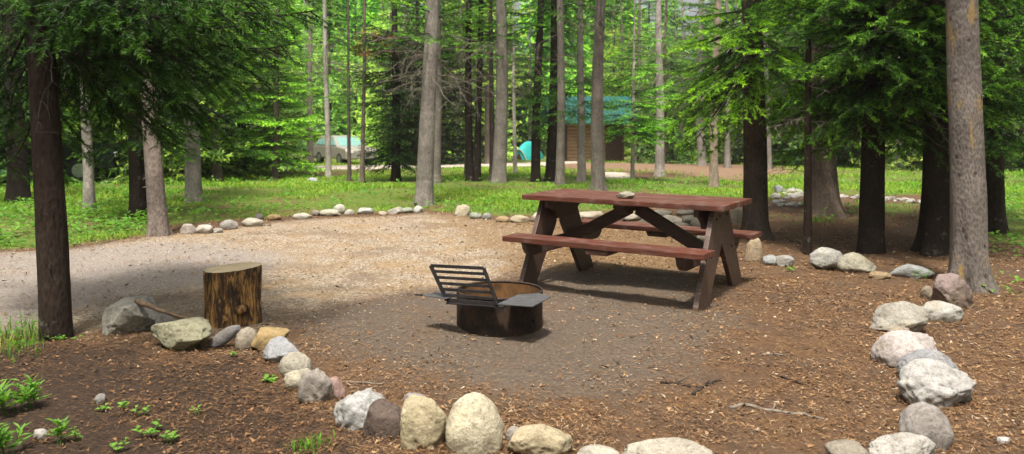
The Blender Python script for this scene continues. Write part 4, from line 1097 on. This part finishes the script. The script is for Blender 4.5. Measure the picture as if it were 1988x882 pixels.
def leg_poly(s):   # a wide board from the foot up to the top, splayed
    return [(s * .415, -.06), (s * .625, -.06), (s * .615, .02), (s * .25, .705), (s * -.01, .705), (s * .02, .49), (s * .07, .42)]
for ex in (-1, 1):
    for s in (-1, 1):
        m = MB(); x0 = ex * .775
        off = ex * (.0 if s < 0 else -.047)
        m.prism(leg_poly(s), 'x', x0 + off - .021, x0 + off + .021)
        m.build('leg', W_, table, .005, color=WRN)
    # cleat under the top with scooped ends
    arc = [(-.33, .717), (.33, .717), (.33, .66)] + [(.33 - .16 * math.sin(a), .55 + .11 * math.cos(a)) for a in np.linspace(.15, 1.57, 6)] + \
          [(-.33 + .16 * math.sin(a), .55 + .11 * math.cos(a)) for a in np.linspace(1.57, .15, 6)] + [(-.33, .66)]
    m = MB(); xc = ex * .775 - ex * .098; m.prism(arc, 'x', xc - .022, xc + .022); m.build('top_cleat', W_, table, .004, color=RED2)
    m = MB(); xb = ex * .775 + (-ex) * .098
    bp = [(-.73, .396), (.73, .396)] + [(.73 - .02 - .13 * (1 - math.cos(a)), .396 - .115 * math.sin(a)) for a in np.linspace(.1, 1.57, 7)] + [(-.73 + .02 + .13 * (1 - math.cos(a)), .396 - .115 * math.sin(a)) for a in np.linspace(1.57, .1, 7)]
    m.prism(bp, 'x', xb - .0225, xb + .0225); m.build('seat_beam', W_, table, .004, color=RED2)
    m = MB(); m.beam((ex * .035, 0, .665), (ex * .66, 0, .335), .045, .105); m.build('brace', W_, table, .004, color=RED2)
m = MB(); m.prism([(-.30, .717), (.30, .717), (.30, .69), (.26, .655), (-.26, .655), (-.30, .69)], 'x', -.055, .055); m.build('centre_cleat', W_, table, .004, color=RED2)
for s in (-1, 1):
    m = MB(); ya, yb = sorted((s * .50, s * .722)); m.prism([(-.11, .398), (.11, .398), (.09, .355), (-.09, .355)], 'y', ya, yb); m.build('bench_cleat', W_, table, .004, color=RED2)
# carriage bolts through legs and beams
for ex in (-1, 1):
    for s in (-1, 1):
        for yy, zz in ((.32, .36), (.44, .36), (.12, .66), (.20, .64)):
            m = MB(); x0 = ex * (.775 + .021 - (0 if s < 0 else .047)); m.tube([(x0 - ex * .004, s * yy, zz), (x0 + ex * .007, s * yy, zz)], .011, 10); m.build('bolt', M['black_iron'], table)
# stone on the table
pz = .765 + gt; Yr = (H - pz) * F / (385 - YH)
V, F_ = rock_mesh(.16, .13, .065, 'round', 903, 4)
o = link('rock', raw_mesh('rock', V, F_, M['rock'], True), None, (.22, .205, .16)); o.location = ((1215 - CX) * Yr / F, Yr, pz + .028)
tag(o, 'flat brownish stone lying on the red table top', 'rock')

# ------------------------------------------------------------------ fire ring
rc = at(970, 629); RR = .302; RH = .235
ring = thing('fire_ring', 'rusty steel fire ring with a tilted black cooking grate and flat side plates', 'fire ring', rc)
def cyl(r0, r1, z0, z1, n=64):
    m = MB(); V = []
    for r, z in ((r0, z0), (r0, z1), (r1, z1), (r1, z0)):
        V += [(r * math.cos(2 * math.pi * k / n), r * math.sin(2 * math.pi * k / n), z) for k in range(n)]
    m.add(V, [(a * n + k, a * n + (k + 1) % n, ((a + 1) % 4) * n + (k + 1) % n, ((a + 1) % 4) * n + k) for a in range(4) for k in range(n)]); return m
cyl(RR, RR - .007, -.08, RH).build('ring_wall', M['rust'], ring, smooth=False)
cyl(RR - .0075, RR - .009, -.06, RH - .006).build('ring_lining', M['rust_inside'], ring)
m = MB(); m.tube([((RR - .004) * math.cos(a), (RR - .004) * math.sin(a), RH + .004) for a in np.linspace(0, 2 * math.pi, 65)], .0085, 6, False); m.build('rim', M['rust'], ring, smooth=True)
n = 40; xs = np.linspace(-RR, RR, n); X, Yy = np.meshgrid(xs, xs); msk = X ** 2 + Yy ** 2 < (RR - .01) ** 2
Zz = .03 + .05 * fbm(np.stack([X.ravel() * 9, Yy.ravel() * 9, X.ravel() * 0], -1), 4, 4).reshape(X.shape)
idx = np.arange(n * n).reshape(n, n); q = np.stack([idx[:-1, :-1], idx[:-1, 1:], idx[1:, 1:], idx[1:, :-1]], -1).reshape(-1, 4)
q = q[msk.ravel()[q].all(1)]
link('ash_bed', raw_mesh('ash', np.stack([X.ravel(), Yy.ravel(), Zz.ravel()], -1), q, M['ash'], True), ring)
def loc(px, py, Y): return P3(px, py, Y) - rc
BL, BRr = loc(868, 584, 5.50), loc(966, 592, 5.40); TL, TRr = loc(836, 516, 5.56), loc(939, 521, 5.46)
g = MB()
nrm = (BRr - BL).cross(TL - BL).normalized()
for a, b in ((BL, TL), (BRr, TRr)): g.beam(a, b, .018, .03, nrm)
for t, w in ((0.0, .034), (.16, .02), (.33, .02), (.50, .02), (.67, .02), (.84, .02), (1.0, .022)):
    g.beam(BL.lerp(TL, t), BRr.lerp(TRr, t), .010, w, TL - BL)
g.beam(BL + Vector((0, 0, -.014)), BRr + Vector((.05, 0, -.014)), .05, .008)
g.build('grate', M['black_iron'], ring, .002)
def plate(pts, name):
    m = MB(); n = len(pts); V = [p for p in pts] + [p - Vector((0, 0, .006)) for p in pts]
    m.add(V, [tuple(range(n)), tuple(range(n, 2 * n))[::-1]] + [(i, n + i, n + (i + 1) % n, (i + 1) % n) for i in range(n)]); m.build(name, M['steel'], ring, .0015)
zp = RH + .016 + rc.z
def onz(px, py): 
    Y = (H - zp) * F / (py - YH); return P3(px, py, Y) - rc
plate([onz(966, 590), onz(1034, 595), onz(1070, 576), onz(1046, 569), onz(1005, 572)], 'side_plate')
plate([onz(819, 573), onz(866, 580), onz(890, 572), onz(858, 565)], 'side_plate')
m = MB(); m.tube([loc(820, 573, 5.40), loc(806, 572, 5.42)], .006); m.tube([loc(1036, 622, 5.475), loc(1037, 628, 5.44)], .012); m.build('bolt', M['black_iron'], ring)
m = MB(); rr2 = random.Random(3)
for i in range(7):
    a = rr2.random() * 6.28; p = Vector((rr2.uniform(-.15, .15), rr2.uniform(-.1, .15), .07)); d = Vector((math.cos(a), math.sin(a), .1)) * .1
    m.tube([p - d, p + Vector((0, 0, .008)), p + d], [.018, .022, .015], 7)
m.build('charred_wood', M['black_iron'], ring, smooth=True)

# ------------------------------------------------------------------ chopping block
sc_ = at(453, 626); SR = 105 / 2 * sc_.y / F; SH = .385
cb = thing('chopping_block', 'upright sawn log with stripped orange brown bark, used as a chopping block', 'log', sc_)
ns = 96; zs = np.linspace(-.05, SH, 26); a = np.arange(ns) * 2 * np.pi / ns; A2, Z2 = np.meshgrid(a, zs)
q1 = np.stack([np.cos(A2) * 2.2, np.sin(A2) * 2.2, Z2 * 1.2], -1).reshape(-1, 3); q2 = np.stack([np.cos(A2) * 9, np.sin(A2) * 9, Z2 * 3], -1).reshape(-1, 3)
Rr = SR * (1 + .06 * fbm(q1, 8, 3) + .09 * fbm(q2, 12, 3)).reshape(A2.shape) * (1 + .03 * np.abs(Z2 / SH - .5))
tiltz = Z2 + (Z2 / SH) * (.016 * np.cos(A2) + .004)
V = np.stack([Rr * np.cos(A2), Rr * np.sin(A2), tiltz], -1)
i = np.arange(25)[:, None] * ns; j = np.arange(ns)[None]
Fq = np.stack([i + j, i + (j + 1) % ns, i + ns + (j + 1) % ns, i + ns + j], -1).reshape(-1, 4)
link('bark_side', raw_mesh('bark_side', V.reshape(-1, 3), Fq, M['stumpside'], True), cb)
top = V[-1]; rings = [top * np.array([k, k, 1]) + np.array([0, 0, (1 - k) * 0 ]) for k in (1, .66, .33)]
Vt = np.concatenate(rings + [np.array([[0, 0, top[:, 2].mean()]])]); Vt[:, 2] = SH + .004 + .016 * Vt[:, 0] / SR + .0012
Fs = [np.stack([r * ns + np.arange(ns), r * ns + (np.arange(ns) + 1) % ns, (r + 1) * ns + (np.arange(ns) + 1) % ns, (r + 1) * ns + np.arange(ns)], -1) for r in range(2)]
Fs.append(np.stack([2 * ns + np.arange(ns), 2 * ns + (np.arange(ns) + 1) % ns, np.full(ns, 3 * ns)], -1))
link('cut_face', raw_mesh('cut_face', Vt, Fs, M['cutwood'], False), cb)
kn = MB(); kc = P3(467, 603, sc_.y - SR * .93) - sc_
kn.tube([kc + Vector((0, .05, 0)), kc + Vector((-.004, -.012, .0)), kc + Vector((-.005, -.026, -.001))], [.042, .026, .017], 14)
kn.build('knot', M['stumpside'], cb, smooth=True)

# ------------------------------------------------------------------ sticks
M['branchwood'] = mat_simple('branch_wood', (.16, .105, .065), .85, 0, .5, 25, .4)
def stick(pts, r, label, mat='deadwood', side=True, seed=1):
    rg = random.Random(seed); c = Vector(pts[0]); P_ = [Vector(p) - c for p in pts]; m = MB()
    Q = []
    for a_, b_ in zip(P_[:-1], P_[1:]):
        for t in (0, .33, .66): Q.append(a_.lerp(b_, t) + Vector((rg.gauss(0, r * .4), rg.gauss(0, r * .4), rg.gauss(0, r * .3))))
    Q.append(P_[-1]); m.tube(Q, [r * (1 - .55 * k / len(Q)) * rg.uniform(.85, 1.15) for k in range(len(Q))], 8)
    if side:
        k = len(Q) // 2; m.tube([Q[k], Q[k] + (Q[k + 1] - Q[k]) * 1.2 + Vector((rg.gauss(0, .02), rg.gauss(0, .03), .02))], [r * .5, r * .2], 6)
    o = m.build('stick', M[mat], smooth=True); o.location = c; return tag(o, label, 'stick')
yb = at(260, 640).y
stick([P3(262, 584, yb + .02), P3(290, 592, yb - .14), P3(325, 607, yb - .16), P3(360, 618, yb - .12), P3(398, 628, yb - .06)], .017, 'broken brown branch lying over the big grey boulder', 'branchwood', seed=2)
def gstick(px, r, label, seed, lift=.006):
    pts = []
    for (x, y) in px:
        p = at(x, y); p.z = float(ground_z(p.x, p.y)[0]) + lift; pts.append(p)
    stick(pts, r * .85, label, 'limb' if seed in (4, 5, 6) else 'deadwood', seed=seed)
gstick([(670, 741), (705, 743), (748, 747)], .008, 'short straight grey stick on the needles above the lumpy white stone', 3)
gstick([(1282, 741), (1312, 741), (1340, 750)], .010, 'forked dark twig on the needles right of the fire ring, left one of two', 4)
gstick([(1348, 768), (1366, 748), (1400, 734)], .013, 'dark curved piece of wood on the needles, right one of two below the table', 5)
gstick([(1515, 731), (1540, 739), (1570, 748)], .006, 'thin grey twig on the needles left of the pinkish white boulder', 6)
gstick([(1418, 795), (1445, 786), (1500, 797), (1560, 808), (1604, 820)], .012, 'long crooked grey branch on the needles in the lower right', 7)
gstick([(1480, 695), (1500, 694), (1524, 693)], .008, 'short brown stick on the needles left of the angular grey beige boulder', 8)

# ------------------------------------------------------------------ seedlings
def seedling(px, py, h, n_st, spread, L, label, group='leafy seedlings on the needles', seed=0, lance=True):
    rng = np.random.default_rng(300 + seed); b = at(px, py); b.z = float(ground_z(b.x, b.y)[0])
    t = thing('seedling', label, 'plant', b, 0, group); polys = []; C_, AZ, LL, TL_ = [], [], [], []
    for i in range(n_st):
        az = rng.random() * 6.28; hh = h * rng.uniform(.6, 1.1); o = np.array([math.cos(az), math.sin(az), 0]) * spread * rng.random() ** .5
        pts = np.array([o * .4, o * .7 + [0, 0, hh * .5], o + [0, 0, hh]]); polys.append((pts, .0022, .001))
        k = 10 if lance else 4
        for j in range(k):
            s = .25 + .75 * (j + 1) / k; C_.append([np.interp(s * 2, [0, 1, 2], pts[:, q]) for q in range(3)]); AZ.append(j * 2.4 + rng.random()); LL.append(L * rng.uniform(.6, 1.1) * (1.1 - .3 * s)); TL_.append(rng.uniform(.1, .9) if lance else rng.uniform(-.2, .4))
    C_, AZ, LL, TL_ = map(np.array, (C_, AZ, LL, TL_))
    T = leaf_tris(C_, AZ, LL, LL * (.30 if lance else .7), TL_, rng); ti = np.clip(rng.normal(.78, .15, len(C_)), 0, 1)
    me = raw_mesh('leaves', T.reshape(-1, 3), np.arange(len(T) * 3).reshape(-1, 3), M['leaf'], False, {'tint': np.repeat(np.concatenate([ti, ti]), 3)})
    link('leaves', me, t); V, Fq = tubes_mesh(polys); link('stems', raw_mesh('stems', V, Fq, M['leaf'], True, {'tint': np.full(len(V), .4)}), t)
SD = [(18, 800, .15, 7, .09, .085, 'leafy bright green seedling clump at the left edge, tallest of all', True), (58, 792, .14, 5, .05, .085, 'bright green seedling leaning right, just right of the tallest clump', True), (14, 890, .16, 6, .07, .085, 'bright green seedling clump in the bottom left corner', True),
      (114, 872, .10, 3, .03, .07, 'single upright green seedling right of the bottom left corner clump', True), (150, 866, .06, 2, .02, .04, 'tiny green seedling right of the single upright one', False), (198, 806, .03, 2, .02, .045, 'round leaved sprout, leftmost of the small ones on the needles', False),
      (234, 806, .04, 2, .02, .05, 'round leaved sprout, second of the small ones on the needles', False), (276, 812, .05, 3, .04, .05, 'spreading round leaved sprout above the larger green patch', False), (290, 850, .06, 6, .07, .055, 'larger green patch of sprouts at the bottom left', False),
      (330, 862, .05, 4, .05, .05, 'low sprouts just right of the larger green patch', False), (386, 808, .03, 3, .04, .04, 'small pair of sprouts right of the others on the dark needles', False), (232, 884, .05, 2, .03, .055, 'round leaved sprout at the bottom edge', False),
      (530, 738, .04, 4, .05, .06, 'dark green leaves beside the low buff stone of the front row', False), (1535, 530, .05, 5, .05, .05, 'small weed right of the two small grey stones by the table', False), (1782, 545, .10, 6, .10, .05, 'small weed between the flat grey stone and the big light grey trunk', False),
      (452, 696, .03, 3, .03, .035, 'small sprout below the leaning finger shaped stone', False), (118, 660, .04, 7, .12, .05, 'low leaves at the right foot of the nearest dark spruce', False)]
for i, (px, py, h, ns_, sp, L, lab, la) in enumerate(SD): seedling(px, py, h, ns_ if la else max(1, ns_ - ns_ // 3), sp, L * (1 if la else .85), lab, seed=i, lance=la)
def tuft(px, py, n, h, r, label, seed, tint=.45):
    rng = np.random.default_rng(seed); b = at(px, py); b.z = float(ground_z(b.x, b.y)[0])
    o0 = rng.normal(0, r, (n, 2)); az = rng.random(n) * 6.28; hh = h * rng.uniform(.4, 1.1, n); z = ground_z(b.x + o0[:, 0], b.y + o0[:, 1]) - b.z
    p0 = np.stack([o0[:, 0], o0[:, 1], z], -1); d = np.stack([np.cos(az), np.sin(az), az * 0], -1); s = np.stack([-np.sin(az), np.cos(az), az * 0], -1) * .0022
    p1 = p0 + np.array([0, 0, 1]) * (hh * .65)[:, None] + d * (hh * .15)[:, None]; p2 = p0 + np.array([0, 0, 1]) * (hh * .9)[:, None] + d * (hh * .6)[:, None]
    V = np.stack([p0 - s, p0 + s, p1 - s, p1 + s, p2], 1).reshape(-1, 3); k = np.arange(n)[:, None] * 5
    aa = np.arange(16) * np.pi / 8; pad = np.concatenate([np.stack([np.cos(aa) * r * 2.6, np.sin(aa) * r * 2.6, ground_z(b.x + np.cos(aa) * r * 2.6, b.y + np.sin(aa) * r * 2.6) - b.z - .004], -1), [[0, 0, -.004]]]); n5 = n * 5      # root mat
    V = np.concatenate([V, pad]); pf = np.stack([n5 + np.arange(16), n5 + (np.arange(16) + 1) % 16, np.full(16, n5 + 16)], -1)
    me = raw_mesh('tuft', V, [k + np.array([[0, 1, 3, 2]]), k + np.array([[2, 3, 4]]), pf], M['grass'], False, {'tint': np.concatenate([np.repeat(np.clip(rng.normal(tint, .15, n), 0, 1), 5), np.full(17, .1)])})
    o = link('grass_tuft', me); o.location = b; tag(o, label, 'grass tuft')
tuft(600, 868, 110, .05, .05, 'mossy dark green tuft below the dark brown angular rock', 1, .3)
tuft(40, 650, 90, .17, .12, 'tall thin grass left of the foot of the nearest dark spruce', 2, .22)
tuft(10, 690, 80, .08, .10, 'short dull grass at the left edge below the tall thin grass', 3, .3)
tuft(1590, 432, 90, .12, .10, 'grass tuft at the foot of the broad grey brown trunk behind the snag', 4, .55)

# ------------------------------------------------------------------ cabin, tent, cars
cp = at(1155, 314); CYd = cp.y
k = CYd / F
cab = thing('log_cabin', 'small log cabin with a teal metal roof, half hidden by trunks', 'cabin', cp, .10)
wx0, wx1 = (1097 - 1155) * k, (1209 - 1155) * k; wh = (314 - 236) * k; dp = 2.6
m = MB(); m.box(((wx0 + wx1) / 2, dp / 2, wh / 2), (wx1 - wx0, dp, wh)); m.build('wall', M['logwall'], cab)
m = MB(); m.box(((wx0 + wx1) / 2, dp / 2, -.2), (wx1 - wx0 + .2, dp + .2, .4)); m.build('foundation', M['concrete'], cab)
for xx in (wx0, wx1):
    m = MB(); m.box((xx, -.03, wh / 2), (.13, .13, wh - .01)); m.build('corner_post', M['darkwood'], cab, .01)
d_ = MB(); dx0 = (1176 - 1155) * k; d_.box((dx0 + .42, -.015, .98), (.84, .05, 1.92)); dd = d_.build('door', M['darkwood'], cab, .008)
h_ = MB(); h_.tube([(dx0 + .72, -.09, .95), (dx0 + .72, -.04, .95)], .03); h_.build('handle', M['steel'], dd)
rx0, rx1 = (1064 - 1155) * k, (1240 - 1155) * k; rz = (314 - 234) * k; rt = (314 - 186) * k
m = MB()
nrib = 22
for s in (0, 1):
    y0, y1 = (-.75, dp / 2) if s == 0 else (dp + .75, dp / 2)
    m.add([(rx0, y0, rz - .10), (rx1, y0, rz - .10), (rx1, y1, rt), (rx0, y1, rt), (rx0, y0, rz - .16), (rx1, y0, rz - .16), (rx1, y1, rt - .06), (rx0, y1, rt - .06)], [(0, 1, 2, 3), (7, 6, 5, 4), (0, 4, 5, 1), (1, 5, 6, 2), (3, 7, 4, 0)])
    for i in range(nrib):
        x = rx0 + (rx1 - rx0) * (i + .5) / nrib; m.beam((x, y0, rz - .085), (x, y1, rt + .015), .03, .035)
m.build('roof', M['teal_roof'], cab)
m = MB(); m.tube([(rx1 - .15, -.6, 0), (rx1 - .15, -.6, rz - .12)], .06); m.build('porch_post', M['darkwood'], cab)
for xx in (wx0 + .001, wx1 - .001):
    m = MB(); m.prism([(0.0, wh), (dp, wh), (dp / 2, rt - .10)], 'x', xx - .02, xx + .02); m.build('gable', M['logwall'], cab)

tp = at(1008, 311); k = tp.y / F; tw = 34 * k; th = 36 * k
tent = thing('tent', 'small teal tent standing at the far roadside', 'tent', tp, -.5)
n = 15; V = []; 
for i in range(9):
    u = i / 8; y = u * 1.9
    for j in range(n):
        a_ = math.pi * j / (n - 1); hgt = th * (1 - .45 * (2 * u - 1) ** 2); wdt = tw * .62 * (1 - .25 * (2 * u - 1) ** 2)
        V.append((math.cos(a_) * wdt * (1 - .35 * math.sin(a_)), y, math.sin(a_) * hgt))
m = MB(); m.add(V, [(i * n + j, i * n + j + 1, (i + 1) * n + j + 1, (i + 1) * n + j) for i in range(8) for j in range(n - 1)] + [tuple(range(n))[::-1], tuple(8 * n + j for j in range(n))])
m.build('canopy', M['tent'], tent, smooth=False)
m = MB(); m.tube([V[j] if 0 else (V[j][0] * 1.02, V[j][1] - .02, V[j][2] * 1.02) for j in range(n)], .025, 6); m.build('pole', M['concrete'], tent)
m = MB(); m.add([(-.22 * tw, -.03, .03), (.22 * tw, -.03, .03), (0, -.03, th * .42)], [(0, 1, 2)]); m.build('door_flap', M['darkwood'], tent)

def car(label, loc_, rz, paint, sc=1.0):
    t = thing('parked_car', label, 'car', loc_, rz)
    L, Wd = 4.4, 1.75
    prof = [(-2.2, .35), (2.2, .35), (2.2, .78), (2.05, .92), (1.05, 1.0), (-2.0, 1.02), (-2.2, .85)]
    m = MB(); m.prism(prof, 'y', -Wd / 2, Wd / 2); m.build('body', paint, t, .06)
    cab_ = [(-1.95, 1.0), (1.05, .99), (.30, 1.50), (-.2, 1.56), (-1.5, 1.53)]
    V = [(x, -Wd / 2 * (1 if z < 1.2 else .82), z) for x, z in cab_] + [(x, Wd / 2 * (1 if z < 1.2 else .82), z) for x, z in cab_]
    m = MB(); m.add(V, [(0, 1, 2, 3, 4)[::-1], (5, 6, 7, 8, 9)] + [(i, (i + 1) % 5, 5 + (i + 1) % 5, 5 + i) for i in range(5)]); m.build('cabin', paint, t, .04)
    for s in (-1, 1):
        yb_, yt = s * (Wd / 2 + .004), s * (Wd / 2 * .83 + .012)
        for x0, x1, x2, x3 in ((-1.7, -.85, -.78, -1.4), (-.78, -.02, .0, -.72), (.06, .80, .28, .05)):
            m = MB(); m.add([(x0, yb_, 1.06), (x1, yb_, 1.06), (x2, yt, 1.46), (x3, yt, 1.46), (x0, yb_ - s * .02, 1.06), (x1, yb_ - s * .02, 1.06), (x2, yt - s * .02, 1.46), (x3, yt - s * .02, 1.46)], [(0, 1, 2, 3), (7, 6, 5, 4), (0, 4, 5, 1), (1, 5, 6, 2), (2, 6, 7, 3), (3, 7, 4, 0)]); m.build('side_window', M['glass'], t)
        for x in (-1.35, 1.35):
            m = MB(); m.tube([(x, s * (Wd / 2 - .18), .33), (x, s * (Wd / 2 + .02), .33)], .33, 24); w = m.build('wheel', M['tyre'], t, .01)
            m = MB(); m.tube([(x, s * (Wd / 2 - .1), .33), (x, s * (Wd / 2 + .035), .33)], .19, 16); m.build('rim', M['rim'], w)
        m = MB(); m.box((2.17, s * .62, .74), (.1, .32, .13)); m.build('headlight', M['lamp'], t, .02)
    m = MB(); m.add([(1.0, -.72, 1.035), (1.0, .72, 1.035), (.36, .62, 1.48), (.36, -.62, 1.48), (.97, -.72, 1.01), (.97, .72, 1.01), (.33, .62, 1.46), (.33, -.62, 1.46)], [(0, 1, 2, 3), (7, 6, 5, 4), (0, 4, 5, 1), (1, 5, 6, 2), (2, 6, 7, 3), (3, 7, 4, 0)]); m.build('windscreen', M['glass'], t)
    t.scale = (sc,) * 3
    return t
c1 = at(668, 319)
car('beige car with pale green windows parked at the far roadside behind thin dark stems', c1, -.95, M['carpaint_light'], .76)
c2 = at(66, 352)
car('dark car parked far back at the left edge behind the dark trunk', c2, .25, M['carpaint_dark'], .85)

# ------------------------------------------------------------------ light, sky, camera
hz = MB(); hz.box((0, 152, 15), (560, 345, 40))
hzm = bpy.data.materials.new('haze'); hzm.use_nodes = True; ht = hzm.node_tree; ht.nodes.clear()
ho = ht.nodes.new('ShaderNodeOutputMaterial'); hv = ht.nodes.new('ShaderNodeVolumePrincipled'); hv.inputs['Color'].default_value = (.95, .96, .93, 1); hv.inputs['Density'].default_value = HAZE; hv.inputs['Anisotropy'].default_value = .2
ht.links.new(hv.outputs[0], ho.inputs['Volume'])
o = hz.build('haze', hzm); tag(o, 'thin pale haze hanging in the wood', 'haze', None, 'stuff')
EL, AZ = math.radians(68), math.radians(188)       # sun: behind the camera, to its right (azimuth from +Y clockwise)
w = bpy.data.worlds.new('World'); SC.world = w; w.use_nodes = True
nt = w.node_tree; nt.nodes.clear()
sk = nt.nodes.new('ShaderNodeTexSky'); sk.sky_type = 'NISHITA'; sk.sun_disc = False; sk.sun_elevation = EL; sk.sun_rotation = AZ; sk.dust_density = 7.0; sk.air_density = 1.0; sk.ozone_density = 1.0
bg = nt.nodes.new('ShaderNodeBackground'); bg.inputs[1].default_value = .105; wo = nt.nodes.new('ShaderNodeOutputWorld')
hs = nt.nodes.new('ShaderNodeHueSaturation'); hs.inputs['Saturation'].default_value = .35      # thin white cloud over the blue
nt.links.new(sk.outputs[0], hs.inputs['Color']); nt.links.new(hs.outputs[0], bg.inputs[0]); nt.links.new(bg.outputs[0], wo.inputs[0])
sl = bpy.data.lights.new('Sun', 'SUN'); sl.energy = 3.7; sl.angle = math.radians(5); sl.color = (1, .95, .86)
so = bpy.data.objects.new('Sun', sl); COL.objects.link(so)
sd_ = Vector((math.sin(AZ) * math.cos(EL), math.cos(AZ) * math.cos(EL), math.sin(EL)))
so.rotation_euler = sd_.to_track_quat('Z', 'Y').to_euler(); so.location = (0, -5, 20)

cam = bpy.data.cameras.new('Camera'); co = bpy.data.objects.new('Camera', cam); COL.objects.link(co)
cam.sensor_width = 36; cam.lens = 36 * F / 1988; cam.shift_y = -(441 - YH) / 1988
co.location = (0, 0, H); co.rotation_euler = (math.radians(90), 0, 0); cam.clip_start = .05; cam.clip_end = 1000
cam.dof.use_dof = True; cam.dof.focus_distance = 6.0; cam.dof.aperture_fstop = 2.8
SC.camera = co
vs = SC.view_settings; vs.view_transform = 'Standard'; vs.look = 'None'; vs.gamma = 1; vs.use_curve_mapping = False; vs.exposure = 1.0
SC.cycles.volume_bounces = 0; SC.cycles.max_bounces = 8; SC.cycles.transparent_max_bounces = 8
